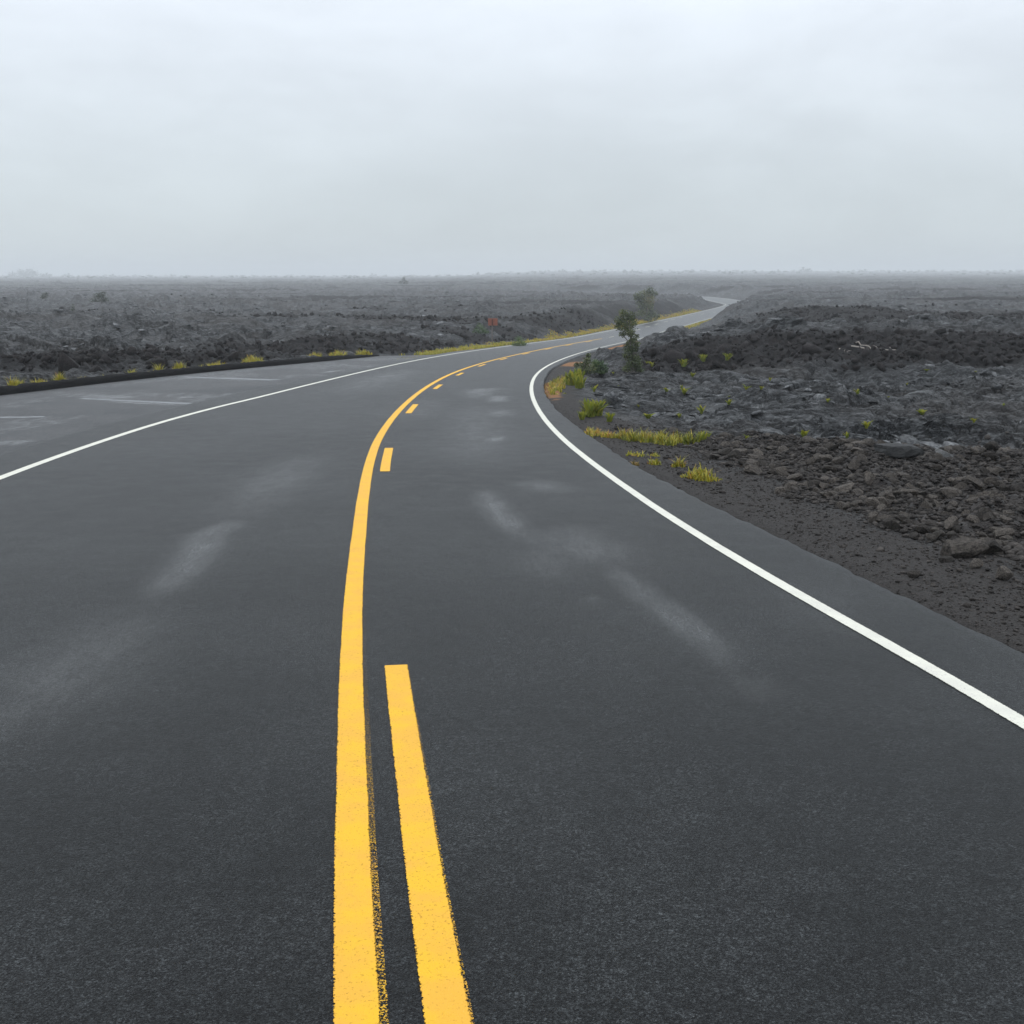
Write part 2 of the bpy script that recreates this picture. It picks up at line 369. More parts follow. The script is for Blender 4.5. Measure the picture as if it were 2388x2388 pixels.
def m_lava():
    m, nt, b, _ = newmat('lava_field'); k = NT(nt); p = k.obj()
    aa, gr, orr, rub = (k.attr(n) for n in ('aa', 'gravel', 'orange', 'rub'))
    n1 = k.noise(p, .11, 5, .6); n2 = k.noise(k.scale(p, (1, 1.5, 1)), .9, 5, .6); n3 = k.noise(p, 9, 5, .65); n4 = k.noise(p, 55, 3, .6)
    v = k.math('ADD', k.math('MULTIPLY', n2, .6), k.math('MULTIPLY', n3, .4))
    st = k.noise(k.scale(p, (.6, 2.3, 1.5)), 2.6, 7, .74, .9)
    pah = k.mix(k.ramp(v, .38, .62), (.018, .0195, .0215), (.074, .077, .080))
    pah = k.mix(k.ramp(st, .515, .57, 0, .8), pah, (.150, .154, .157)); pah = k.mix(k.ramp(st, .47, .43, 0, .9), pah, (.008, .0085, .009))  # black and silver crust; contrast also paints in sheen and crack shade
    pah = k.mix(k.ramp(n1, .42, .66, 0, .55), pah, (.066, .058, .053))                 # browner, older crust
    pah = k.mix(k.ramp(k.noise(p, .5, 4, .6),   .60, .68, 0, .7), pah, (.19, .195, .197))   # silvery skin
    aac = k.mix(k.ramp(n3, .35, .65), (.0045, .004, .0042), (.0145, .0125, .0125))
    aac = k.mix(k.ramp(n2, .5, .7, 0, .5), aac, (.023, .0165, .0145))
    soil = k.mix(k.ramp(n4, .35, .65), (.017, .0152, .0143), (.049, .0435, .0395))
    soil = k.mix(k.ramp(n3, .45, .7, 0, .5), soil, (.034, .028, .026))
    rubc = k.mix(k.ramp(n3, .38, .62), (.016, .0135, .0125), (.050, .043, .039))
    orc = k.mix(k.ramp(n4, .35, .65), (.15, .065, .026), (.30, .15, .06))
    c = k.mix(aa, pah, aac); c = k.mix(rub, c, rubc); c = k.mix(gr, c, soil); c = k.mix(orr, c, orc)
    nt.links.new(c, b.inputs['Base Color'])
    rough = k.mixf(aa, k.ramp(n3, .3, .7, .42, .72), .9); rough = k.mixf(gr, rough, .85); b.inputs['Specular IOR Level'].default_value = .22
    k.put(b.inputs['Roughness'], rough)
    h = k.math('ADD', k.math('MULTIPLY', n3, 1.0), k.math('MULTIPLY', n4, .35))
    fl = k.noise(k.scale(p, (.55, 1.9, 1.4)), 2.6, 5, .6, .8)
    cr1 = k.ramp(k.math('ABSOLUTE', k.math('SUBTRACT', fl, .5)), 0, .022, -1.6, 0)
    cr2 = k.ramp(k.math('ABSOLUTE', k.math('SUBTRACT', k.noise(k.scale(p, (.6, 1.8, 1.4)), 7.5, 4, .6, .6), .5)), 0, .03, -.6, 0)
    solid = k.math('SUBTRACT', 1.0, k.math('MAXIMUM', k.math('MAXIMUM', gr, rub), aa))
    h = k.math('ADD', h, k.math('MULTIPLY', k.math('ADD', k.math('ADD', cr1, cr2), k.math('MULTIPLY', fl, 4.0)), solid))
    nt.links.new(k.bump(h, .08, 1.0), b.inputs['Normal'])
    return m

def m_rock(name, c0, c1, rough=.85, many=False):
    m, nt, b, _ = newmat(name); k = NT(nt); p = k.obj()
    rnd = k.n('ShaderNodeObjectInfo').outputs['Random']
    n = k.noise(p, 14, 5, .65)
    c = k.mix(k.ramp(n, .32, .68), c0, c1)
    vc = k.n('ShaderNodeSeparateColor'); nt.links.new(k.attr_col('shade'), vc.inputs[0])
    f = k.math('ADD', 1.0, k.math('MULTIPLY', vc.outputs[0], 1.2)) if many else k.math('ADD', k.ramp(rnd, 0, 1, .5, 1.55), 0.0)
    vm = k.n('ShaderNodeVectorMath', operation='SCALE'); nt.links.new(c, vm.inputs[0]); nt.links.new(f, vm.inputs['Scale'])
    nt.links.new(vm.outputs[0], b.inputs['Base Color'])
    b.inputs['Roughness'].default_value = rough; b.inputs['Specular IOR Level'].default_value = .18
    nt.links.new(k.bump(k.noise(p, 45, 4, .7), .02, .9), b.inputs['Normal'])
    return m

def m_leaf(name, stops, rough=.5, trans=.25):
    """stops: colours along the per-blade 'tint' attribute"""
    m, nt, b, out = newmat(name); k = NT(nt)
    t = k.attr('tint')
    cr = k.n('ShaderNodeValToRGB'); nt.links.new(t, cr.inputs[0])
    el = cr.color_ramp.elements
    while len(el) < len(stops): el.new(.5)
    for e, (pos, c) in zip(el, stops): e.position = pos; e.color = (*c, 1)
    nt.links.new(cr.outputs[0], b.inputs['Base Color'])
    b.inputs['Roughness'].default_value = rough
    tl = k.n('ShaderNodeBsdfTranslucent'); nt.links.new(cr.outputs[0], tl.inputs[0])
    mx = k.n('ShaderNodeMixShader'); mx.inputs[0].default_value = trans
    nt.links.new(b.outputs[0], mx.inputs[1]); nt.links.new(tl.outputs[0], mx.inputs[2]); nt.links.new(mx.outputs[0], out.inputs[0])
    return m

def m_plain(name, c0, c1, sc, rough, bump=.004):
    m, nt, b, _ = newmat(name); k = NT(nt); p = k.obj()
    n = k.noise(p, sc, 5, .6)
    nt.links.new(k.mix(k.ramp(n, .3, .7), c0, c1), b.inputs['Base Color'])
    b.inputs['Roughness'].default_value = rough
    nt.links.new(k.bump(n, bump, .8), b.inputs['Normal'])
    return m

M_ROAD = m_asphalt('fresh_asphalt', (.0095, .0105, .0109), (.0205, .0220, .0226), .40, .235)
M_BAY = m_asphalt('old_asphalt', (.040, .042, .044), (.070, .070, .071), .50, .12)
M_YEL = m_paint('yellow_paint', (.74, .415, .017), (.71, .37, .035), .95)
M_WHT = m_paint('white_paint', (.66, .645, .55), (.59, .575, .50), .8)
M_YEL_SHEEN = m_paint('dash_paint_with_sheen', (.62, .58, .44), (.55, .52, .42), .5)  # far dashes: wet reflection put into the yellow paint as a paler colour
M_BAR = m_paint('worn_bay_paint', (.20, .21, .215), (.13, .135, .14), 1.0)
M_LAVA = m_lava()
M_ROCK = m_rock('brown_lava_rock', (.022, .0185, .016), (.098, .085, .073))
M_GREYROCK = m_rock('grey_lava_rock', (.05, .05, .05), (.11, .11, .108), .7)
M_CLINK = m_rock('black_clinker', (.006, .0052, .0052), (.021, .0175, .017), .9, True)
M_GRAV = m_rock('cinder_gravel', (.019, .0168, .0155), (.062, .0545, .049), .9, True)
M_CRUST = m_rock('grey_lava_crust', (.036, .037, .039), (.15, .153, .155), .75, True)
M_KERB = m_plain('kerb_asphalt', (.005, .005, .0055), (.013, .0125, .0125), 14, 1.0, .03)
M_BARK = m_plain('grey_bark', (.10, .09, .08), (.22, .20, .18), 22, .9)
M_DRIFT = m_plain('bleached_wood', (.20, .175, .15), (.34, .30, .26), 18, .8)
M_POST = m_plain('weathered_post', (.11, .095, .088), (.18, .155, .145), 20, .8)
M_BOARD = m_plain('red_brown_board', (.24, .075, .045), (.31, .095, .055), 9, .6)
M_BATTEN = m_plain('dark_red_batten', (.09, .027, .018), (.12, .036, .024), 9, .7)
M_TREE = m_leaf('dark_tree_leaf', [(0, (.03, .045, .018)), (.45, (.075, .10, .032)), (.8, (.13, .15, .045)), (1, (.20, .16, .05))])
M_SHRUB = m_leaf('shrub_leaf', [(0, (.025, .055, .02)), (.5, (.07, .13, .035)), (1, (.18, .22, .045))])
M_FERN = m_leaf('fern_leaf', [(0, (.10, .09, .03)), (.25, (.13, .18, .015)), (.6, (.22, .26, .02)), (1, (.40, .36, .035))])
M_GRASS = m_leaf('yellow_grass', [(0, (.12, .15, .018)), (.35, (.30, .30, .022)), (.7, (.46, .37, .03)), (1, (.42, .21, .05))])
M_DRY = m_leaf('orange_grass', [(0, (.20, .17, .035)), (.5, (.32, .19, .05)), (1, (.36, .14, .05))])
M_HORT = m_leaf('far_tree_leaf', [(0, (.022, .032, .018)), (1, (.06, .075, .035))])

# ---------------------------------------------------------------- camera
PITCH = math.atan((1194 - 640) / (2388 * 1.11))
cam_d = bpy.data.cameras.new('camera'); cam = bpy.data.objects.new('camera', cam_d); col.objects.link(cam)
cam_d.sensor_width = 36; cam_d.lens = 36 * 1.11; cam_d.clip_start = .05; cam_d.clip_end = 20000
cam.location = (0, 0, EYE); cam.rotation_euler = (math.pi / 2 - PITCH, 0, 0)
scene.camera = cam

# ---------------------------------------------------------------- lava field (one sheet to the horizon)
def build_land():
    a1 = np.arange(-27.5, 27.51, .055)
    a2 = np.concatenate([np.arange(27.65, 60, .12), np.arange(61, 180, 3.0)])
    ang = np.radians(np.concatenate([-a2[::-1], a1, a2, [180.0]]))
    r = [1.6]
    while r[-1] < 5200:
        v = r[-1]; f = .013 if v < 8 else (.0052 if v < 14 else (.0027 if v < 75 else (.0045 if v < 140 else (.0085 if v < 700 else .02))))
        r.append(v * (1 + f))
    r = np.array(r)
    A, Q = np.meshgrid(ang, r)
    X = Q * np.sin(A); Y = Q * np.cos(A)
    sh = X.shape
    zs = []
    for i in range(0, sh[0], 100):
        zs.append([q for q in terrain(X[i:i + 100], Y[i:i + 100])])
    out = [np.concatenate([z[k] for z in zs]).ravel() for k in range(6)]
    V = np.stack([X.ravel(), Y.ravel(), out[0]], 1)
    F = grid_faces(*sh)[:, ::-1]
    c0 = len(V)                                     # close the small disc under the viewer
    me = mesh_from('lava_field', V, F, True, dict(aa=out[1], gravel=out[2], orange=out[3], rub=out[4]))
    o = link('lava_field', me, M_LAVA); tag(o, 'dark lava plain with grey ropy sheets, black clinker bands and cracks', 'lava field', kind='structure')
build_land()

# ---------------------------------------------------------------- road and lay-by
def stations(y0, y1):
    s = []; y = y0
    while y < y1:
        s.append(y); y += .14 if y < 30 else (.3 if y < 60 else (.8 if y < 130 else 2.0))
    s.append(y1); return np.array(s)

def blob(x, y, pts, w, amp):
    """soft wet streak along a world polyline"""
    d = np.full(x.shape, 1e9); u = np.zeros(x.shape); nseg = len(pts) - 1
    w = w * (1 + .3 * fbm(x / .5, y / 1.1, 77, 3)) * 1.2
    for si, ((ax, ay), (bx, by)) in enumerate(zip(pts[:-1], pts[1:])):
        vx, vy = bx - ax, by - ay
        t = np.clip(((x - ax) * vx + (y - ay) * vy) / (vx * vx + vy * vy + 1e-9), 0, 1)
        q = np.hypot(x - ax - t * vx, y - ay - t * vy)
        u = np.where(q < d, (si + t) / nseg, u); d = np.minimum(d, q)
    return amp * np.exp(-(d / w) ** 2) * np.clip(np.sin(math.pi * np.clip(u, .02, .98)), 0, 1) ** .9 * 1.1

def ribbon(name, yl, fl, fr, nc, dz, drop=.25):
    Yv = stations(*yl)
    xl, xr = fl(Yv), fr(Yv)
    t = np.linspace(0, 1, nc)
    X = xl[:, None] * (1 - t) + xr[:, None] * t
    Y = np.repeat(Yv[:, None], nc, 1)
    Z = G(Y) + dz
    # crumbling outer edges
    j = fbm(Y / .35, X * 0 + 3.3, 200, 5, .65) * .075 + fbm(Y / 1.9, X * 0 + 1.3, 203, 2) * .02
    X[:, -1] += j[:, -1]; X[:, 0] += j[:, 0] * .4
    X = np.concatenate([X[:, :1] - .02, X, X[:, -1:] + .03], 1); Y = np.concatenate([Y[:, :1], Y, Y[:, -1:]], 1)
    Z = np.concatenate([Z[:, :1] - drop, Z, Z[:, -1:] - drop], 1)
    return X, Y, Z, grid_faces(*X.shape)

X, Y, Z, F = ribbon('road', (-12, 550), edge_left, edge_right, 96, 0.0)
wet = np.zeros(X.shape)
for pts, w, a in [
    ([(-2.75, 5.4), (-2.8, 6.5), (-2.85, 8.7)], .34, .45), ([(-2.8, 8.5), (-2.95, 10), (-3.1, 11.5), (-3.0, 12.4)], .14, 1.0),
    ([(-3.1, 12), (-3.2, 15), (-3.3, 19)], .35, .35),
    ([(-.34, 14.6), (-.28, 13.6), (-.05, 12.2), (.2, 10.9)], .12, .95), ([(.2, 10.8), (.35, 9.2)], .2, .3),
    ([(.55, 12.0), (.72, 10.8), (1.0, 9.6)], .30, .55), ([(.8, 10.3), (1.1, 8.7), (1.3, 7.8), (1.42, 6.7)], .10, 1.0),
    ([(1.4, 6.9), (1.5, 6.2)], .12, .35), ([(.3, 15.5), (.55, 14.2)], .22, .55),
    ([(.57, 8.62), (.66, 8.6)], .07, 1.0),
    ([(-.42, 30.0), (-.36, 32.8)], .20, 1.0), ([(-.95, 31), (-1.0, 35), (-.5, 36.5)], .35, .62), ([(-.35, 20.2), (-.28, 21.4)], .16, .95),
    ([(-.3, 25), (-.3, 28)], .3, .45), ([(-.5, 16), (-.7, 22), (-1.0, 30)], .5, .30),
    ([(-5.1, 43.2), (-4.5, 44.2)], .22, 1.0), ([(-5.15, 39.6), (-5.0, 40.3)], .16, .8), ([(-5.05, 36.4), (-4.95, 37.2)], .18, .55),
    ([(-5.0, 33), (-4.8, 42), (-4.3, 50)], .7, .30), ([(-2.2, 24), (-2.35, 32)], .5, .2), ([(2.3, 7.4), (2.5, 9.5)], .25, .18)]:
    wet = np.maximum(wet, blob(X, Y, pts, w, a))
wet = np.maximum(wet, .35 * sstep(55, 130, Y))
road = link('road', mesh_from('road', np.stack([X.ravel(), Y.ravel(), Z.ravel()], 1), F, True, dict(wet=wet.ravel())), M_ROAD)
tag(road, 'dark wet asphalt road curving away through the lava', 'road', kind='structure')

X, Y, Z, F = ribbon('lay_by', (-12, 70), lambda y: cK(np.minimum(y, 68)) * (1 - sstep(67, 70, y)) + (edge_left(y)) * sstep(67, 70, y) - .15, lambda y: edge_left(y) + .6, 90, -.012)
wet = np.zeros(X.shape)
for pts, w, a in [
    ([(-11.2, 30.9), (-9.5, 29.9), (-8.0, 29.3)], .26, 1.3), ([(-9.8, 32.4), (-8.5, 31.9)], .35, .75), ([(-12.6, 33.5), (-10.5, 31.2)], .7, .7),
    ([(-12.4, 43.2), (-10.2, 42.0), (-8.3, 41.0)], .38, 1.3), ([(-12.3, 42.2), (-11.7, 42.8)], .3, .6),
    ([(-11.8, 25.4), (-10.9, 25.6)], .35, .8), ([(-9.2, 19.6), (-8.9, 21)], .4, .7), ([(-14.2, 32), (-13.2, 39), (-12.2, 45), (-10.5, 53), (-8, 62)], .7, .55),
    ([(-7.9, 46), (-7.2, 50)], .25, .7), ([(-12.5, 20), (-12, 28)], 1.5, .4), ([(-10, 50), (-9, 58)], .8, .4)]:
    wet = np.maximum(wet, blob(X, Y, pts, w, a))
wet = np.maximum(wet, .22 + .22 * sstep(-.1, .35, fbm(X / 2.4, Y / 5, 300, 3)))
bay = link('lay_by', mesh_from('lay_by', np.stack([X.ravel(), Y.ravel(), Z.ravel()], 1), F, True, dict(wet=wet.ravel())), M_BAY)
tag(bay, 'older paler asphalt lay-by with wet patches inside the dark kerb', 'lay-by', kind='structure')

# kerb: a low ragged asphalt berm along the lay-by
Yk = np.concatenate([np.arange(-12, 20, .5), np.arange(20, 67.6, .2)])
prof = np.array([(0.0, -.1), (0.0, .05), (-.03, .15), (-.09, .215), (-.18, .23), (-.27, .215), (-.34, .12), (-.40, -.12)])
xk = cK(Yk); sl = cK.slope(Yk); nx = -1 / np.sqrt(1 + sl**2); ny = sl / np.sqrt(1 + sl**2)
V = []
for i, y in enumerate(Yk):
    jit = fbm(np.full(8, y / .45), np.arange(8) * .7, 400, 4) * .09
    end = float(1 - sstep(60, 67.5, np.array(y)) * .6)
    for q, (o_, h_) in enumerate(prof):
        V.append((xk[i] - o_ * nx[i] + nx[i] * jit[q] * (q > 1), y - o_ * ny[i] * 1, float(G(y)) + h_ * (end if h_ > 0 else 1) + jit[q] * .8 * (q > 1)))
V = np.array(V)
# offsets run outwards (to the left of the lay-by)
for i in range(len(Yk)):
    for q in range(8):
        o_ = -prof[q][0]
        V[i * 8 + q, 0] = xk[i] + nx[i] * o_ + (V[i * 8 + q, 0] - xk[i] + prof[q][0] * nx[i]) * .6
        V[i * 8 + q, 1] = Yk[i] + ny[i] * o_
kerb = link('kerb', mesh_from('kerb', V, grid_faces(len(Yk), 8), True), M_KERB)
M_KERB.node_tree.nodes['Principled BSDF'].inputs['Specular IOR Level'].default_value = .1
tag(kerb, 'low black asphalt kerb along the outer edge of the lay-by', 'kerb', kind='structure')

# ---------------------------------------------------------------- painted markings (parts of the road)
def stripe(name, cpts_y, fx, w, mat, dz=.004, over=0.0, taper=None):
    Yv = np.asarray(cpts_y, float); x = fx(Yv)
    s = (fx(Yv + .1) - fx(Yv - .1)) / .2; q = np.sqrt(1 + s * s)
    nx, ny = 1 / q, -s / q
    us = np.array([-.5, -.47, -.25, 0, .25, .47, .5])
    offs = us * w; uu = us + .5; ov = np.zeros(7)
    if over:
        offs = np.append(offs, [.5 * w - .004, .5 * w + over * w]); uu = np.append(uu, [.5, .5]); ov = np.append(ov, [1, 1])
    n = len(offs)
    jit = fbm(Yv / .9, Yv * 0 + 2.2, 510, 3) * .006
    X = x[:, None] + nx[:, None] * (offs + jit[:, None]); Yq = Yv[:, None] + ny[:, None] * offs
    Zq = G(Yq) + dz
    F = grid_faces(len(Yv), n)
    F = F[(F[:, 0] % n) != 6] if over else F
    me = mesh_from(name, np.stack([X.ravel(), Yq.ravel(), Zq.ravel()], 1), F, True,
                   dict(u=np.tile(uu, len(Yv)), over=(ov[None, :] * (1 - .95 * sstep(3.2, 7, Yv))[:, None]).ravel()))
    return link(name, me, mat, road)

def rng_y(a, b):
    s = []; y = a
    while y < b:
        s.append(y); y += .12 if y < 15 else (.4 if y < 60 else (1 if y < 150 else 2))
    return np.array(s + [b])
stripe('centre_line', rng_y(-11.8, 121), cY, .15, M_YEL, over=.17)
stripe('edge_line', rng_y(-11.8, 548), cR, .12, M_WHT)
stripe('edge_line', rng_y(-11.8, 548), cL, .15, M_WHT)
dashes = [(-3.5, 6.94, .285, M_YEL), (16.28, 19.3, .25, M_YEL), (26.5, 29.3, .275, M_YEL), (35.7, 38.1, .34, M_YEL), (44.2, 46.4, .36, M_YEL), (52.6, 55.0, .32, M_YEL),
          (60.8, 63.4, .30, M_YEL), (70.2, 73.4, .26, M_YEL), (81.2, 84.6, .25, M_YEL), (92.5, 96.6, .32, M_YEL), (105.9, 110.5, .36, M_YEL),
          (126.6, 130.6, .1, M_YEL_SHEEN), (140.5, 144.5, -.05, M_YEL_SHEEN), (154, 159, -.25, M_YEL_SHEEN), (169.6, 174.5, -.85, M_YEL_SHEEN), (183, 187.6, -1.2, M_YEL_SHEEN), (195.8, 200.6, -1.5, M_YEL_SHEEN),
          (207.5, 212.3, -1.9, M_YEL_SHEEN), (219, 223.2, -2.2, M_YEL_SHEEN), (231, 235, -2.0, M_YEL_SHEEN), (243, 247, -1.6, M_YEL_SHEEN), (255, 259, -1, M_YEL_SHEEN), (267, 271, -.5, M_YEL_SHEEN)]
for a, b, off, mt in dashes:
    stripe('centre_dash', rng_y(a, b), (lambda y, o=off: cY(y) + o * (1 if abs(o) > .5 else np.sqrt(1 + cY.slope(y) ** 2))), .15, mt, over=.05 if b < 20 else 0)

def bar(a, b, w):                 # worn pale bars left across the lay-by
    n = 24; t = np.linspace(0, 1, n); ax, ay = a; bx, by = b
    L = math.hypot(bx - ax, by - ay); nx, ny = -(by - ay) / L, (bx - ax) / L
    us = np.array([0, .08, .3, .5, .7, .92, 1.0]); V = []; U = []
    for q in t:
        ww = w * (.55 + .45 * q)
        for u in us:
            x = ax + (bx - ax) * q + nx * (u - .5) * ww; y = ay + (by - ay) * q + ny * (u - .5) * ww
            V.append((x, y, float(G(y)) - .012 + .004)); U.append(.5 + (u - .5) * min(1.0, .25 + 1.6 * q))
    link('bay_line', mesh_from('bay_line', np.array(V), grid_faces(n, 7), True, dict(u=np.array(U) * 1.0, over=np.zeros(len(U)) )), M_BAR, bay)
bar((-12.0, 31.6), (-8.25, 29.55), .55); bar((-12.6, 43.4), (-8.5, 41.1), .8); bar((-13.2, 25.2), (-10.6, 25.65), .4)

# ---------------------------------------------------------------- plants
def blades(n, spread, h, w, lean, shape=None, kind='grass', hv=.5, r=None):
    r = r or random
    V = []; F = []; T = []
    for _ in range(n):
        if shape: bx, by = shape()
        else:
            a = r.uniform(0, 6.283); q = spread * math.sqrt(r.random()); bx, by = q * math.cos(a), q * math.sin(a)
        hh = h * r.uniform(1 - hv, 1.0) * (1 if shape else 1.1 - .6 * (q / spread) ** 2); a = r.uniform(0, 6.283); ln = lean * r.uniform(.2, 1.1) * hh
        ww = w * r.uniform(.6, 1.2); ca, sa = math.cos(a), math.sin(a); px, py = -sa, ca
        t = min(1, max(0, r.gauss(.5, .23))); i0 = len(V)
        seg = 4 if kind == 'fern' else 3
        for s in range(seg + 1):
            f = s / seg
            cx = bx + ca * ln * f ** 1.8; cy = by + sa * ln * f ** 1.8; cz = hh * (f - .28 * (lean) * f ** 3) - .01
            wd = ww * ((1 - f) ** .8 if kind == 'grass' else (math.sin(math.pi * (.12 + .86 * f)) ** .8)) + .0015
            V += [(cx - px * wd, cy - py * wd, cz), (cx + px * wd, cy + py * wd, cz + (.3 * wd if kind == 'fern' else 0))]
            T += [t * (.75 + .35 * f)] * 2
        for s in range(seg):
            F.append((i0 + 2 * s, i0 + 2 * s + 1, i0 + 2 * s + 3, i0 + 2 * s + 2))
    return np.array(V), np.array(F), T

def pinnate(n, h, lean, leaflet, r):
    """upright fern fronds with leaflets along each rib"""
    V = []; F = []; T = []
    for _ in range(n):
        a = r.uniform(0, 6.283); hh = h * r.uniform(.35, 1); ln = lean * hh * r.uniform(.25, 1.1)
        ca, sa = math.cos(a), math.sin(a); px, py = -sa, ca; t = min(1, max(0, r.gauss(.5, .2)))
        bs = .10 if n > 40 else .03; bx, by = r.gauss(0, bs * h), r.gauss(0, bs * h)
        m = 12
        pts = [(bx + ca * ln * (s / m) ** 1.7, by + sa * ln * (s / m) ** 1.7, hh * (s / m) * (1 - .25 * lean * (s / m) ** 2)) for s in range(m + 1)]
        for s in range(1, m + 1):
            x, y, z = pts[s]; L = leaflet * math.sin(math.pi * (.15 + .8 * s / m)); wd = hh / m * .56
            for sg in (-1, 1):
                i = len(V)
                V += [(x, y, z - wd), (x, y, z + wd), (x + sg * px * L + ca * L * .2, y + sg * py * L + sa * L * .2, z + wd * 1.2 - .15 * L), (x + sg * px * L, y + sg * py * L, z - wd * .4 - .2 * L)]
                F.append((i, i + 1, i + 2, i + 3)); T += [min(1, t + .25 * s / m)] * 4
        i = len(V)
        for q in pts: V += [(q[0] - px * .005, q[1] - py * .005, q[2]), (q[0] + px * .005, q[1] + py * .005, q[2])]; T += [.2, .2]
        for s in range(m): F.append((i + 2 * s, i + 2 * s + 1, i + 2 * s + 3, i + 2 * s + 2))
    return np.array(V), np.array(F), T

def plant_mesh(name, VFT): return mesh_from(name, VFT[0], VFT[1], True, dict(tint=VFT[2]))

def put(name, me, mat, x, y, label, cat, group=None, s=1.0, rz=None, dz=0.0):
    o = link(name, me, mat, None, (x, y, ground(x, y) + dz), (0, 0, random.uniform(0, 6.28) if rz is None else rz), (s, s, s * random.uniform(.9, 1.1)))
    return tag(o, label, cat, group)

class Seeded(random.Random): pass
# -- patches of grass beside the inner edge of the bend: each patch is one growth
def line_patch(name, pts, width, n, h, w, mat, label, cat='grass', lean=.6, kind=None, toff=0.0):
    r = Seeded(hash(label) % 9999 if False else len(label) * 37)
    cx = sum(p[0] for p in pts) / len(pts); cy = sum(p[1] for p in pts) / len(pts)
    segs = list(zip(pts[:-1], pts[1:])) if len(pts) > 1 else [(pts[0], pts[0])]
    V = []; F = []; T = []; xs = []; ys = []; 
    tufts = max(4, n // 14)
    for ti in range(tufts):
        qq = (ti + r.random()) / tufts * len(segs); (ax, ay), (bx, by) = segs[min(len(segs) - 1, int(qq))]; t = qq - int(qq)
        tx = ax + (bx - ax) * t + r.uniform(-1, 1) * width; ty = ay + (by - ay) * t + r.uniform(-1, 1) * width
        v, f, tt = blades(n // tufts, .06 + .02 * r.random(), h * r.choice((.3, .5, .75, 1.0, 1.2)), w, lean * r.uniform(.8, 1.5), r=r, hv=.7)
        sh = r.gauss(toff, .26)
        F.append(f + sum(len(q) for q in V)); v = v + np.array([tx, ty, 0.0]); V.append(v); T += [min(1, max(0, q + sh)) for q in tt]
    V = np.concatenate(V); F = np.concatenate(F)
    zz, *_ = terrain(V[:, 0], V[:, 1]); z0 = ground(cx, cy)
    V[:, 2] += zz - z0; V[:, 0] -= cx; V[:, 1] -= cy
    o = link(name, mesh_from(name, V, F, True, dict(tint=T)), mat, None, (cx, cy, z0))
    return tag(o, label, cat, kind=kind or (None if name == 'grass_tuft' else 'stuff'))

line_patch('grass_patch', [(1.35, 33.5), (1.5, 38), (1.9, 42)], .25, 900, .26, .012, M_GRASS, 'olive and orange grass patch against the asphalt at the tightest part of the bend')
line_patch('grass_patch', [(1.9, 40.5), (2.5, 43.5)], .35, 500, .25, .012, M_GRASS, 'tall olive grass below the dark shrub beside the bend')
line_patch('dry_grass_strip', [(1.05, 33), (1.1, 36.5), (1.2, 40)], .10, 420, .13, .010, M_DRY, 'low orange dry grass strip hugging the asphalt edge inside the bend')
line_patch('grass_band', [(1.45, 22.6), (1.7, 21.8), (2.0, 21.2)], .14, 1300, .16, .010, M_GRASS, 'orange-yellow start of the long grass band touching the asphalt edge', toff=.22)
line_patch('grass_band', [(2.05, 21.2), (2.4, 20.8), (2.7, 20.4), (3.0, 20.1)], .20, 2300, .27, .007, M_GRASS, 'long band of yellow green grass running from the road to the lava', toff=-.12)
line_patch('grass_patch', [(3.05, 20.1), (3.35, 20.0)], .10, 420, .30, .011, M_GRASS, 'green upright grass tuft at the lava end of the long grass band', toff=-.3)
line_patch('grass_tuft', [(1.95, 18.55), (2.12, 18.25)], .07, 220, .12, .010, M_GRASS, 'flat yellow tuft alone on the gravel just below the long grass band')
line_patch('grass_tuft', [(1.9, 17.45)], .04, 90, .13, .009, M_DRY, 'single rusty orange tuft at the edge of the asphalt')
line_patch('grass_tuft', [(2.17, 17.4), (2.23, 17.25)], .05, 300, .13, .010, M_GRASS, 'bright yellow tuft in the middle of the gravel verge beside the rusty tuft')
line_patch('grass_tuft', [(2.3, 18.3)], .05, 110, .09, .009, M_GRASS, 'low pale green tuft below the end of the long grass band')
line_patch('grass_tuft', [(2.52, 17.05)], .05, 300, .2, .010, M_GRASS, 'upright golden tuft between the long grass band and the nearest yellow tufts')
line_patch('grass_tuft', [(2.5, 15.95), (2.6, 15.7)], .07, 260, .11, .010, M_GRASS, 'spreading yellow tuft on the gravel, left one of the nearest pair')
line_patch('grass_tuft', [(2.62, 15.9), (2.72, 15.5)], .09, 520, .25, .010, M_GRASS, 'bushy yellow tuft with thin stems, right one of the nearest pair')
line_patch('grass_tuft', [(2.88, 15.6)], .03, 50, .06, .008, M_GRASS, 'tiny yellow sprig right of the nearest yellow tufts')
line_patch('grass_tuft', [(2.28, 12.95)], .015, 26, .05, .007, M_GRASS, 'tiny yellow sprig beside the broken asphalt edge nearest the viewer')

fern_r = Seeded(5)
FERN_BIG = plant_mesh('fern', pinnate(64, .62, .65, .05, fern_r))
FERNS = [plant_mesh('fern', pinnate(n, h, l, .045, fern_r)) for n, h, l in ((13, .34, 1.0), (10, .28, 1.2), (15, .30, .9), (9, .36, .8), (13, .24, 1.3))]
for x, y, s, lb in [(1.76, 25.65, .82, 'tall bright green fern bush standing alone on the soil beside the bend, left stem'), (1.98, 26.0, .75, 'tall bright green fern bush standing alone on the soil beside the bend, right stem'),
                    (2.0, 38.2, .95, 'broad bright green fern below the dark shrub on the bend'), (2.15, 36.2, .8, 'lime green fern just in front of the broad fern on the bend'), (2.35, 40.2, .9, 'lime green fern right under the dark shrub on the bend'),
                    (3.45, 20.3, .45, 'green fern beside the lava end of the long grass band'), (1.55, 25.0, .35, 'small green fern at the left foot of the tall fern bush'), (2.12, 24.6, .4, 'small green fern at the right foot of the tall fern bush')]:
    put('fern', FERN_BIG, M_FERN, x, y, lb, 'fern', s=s)

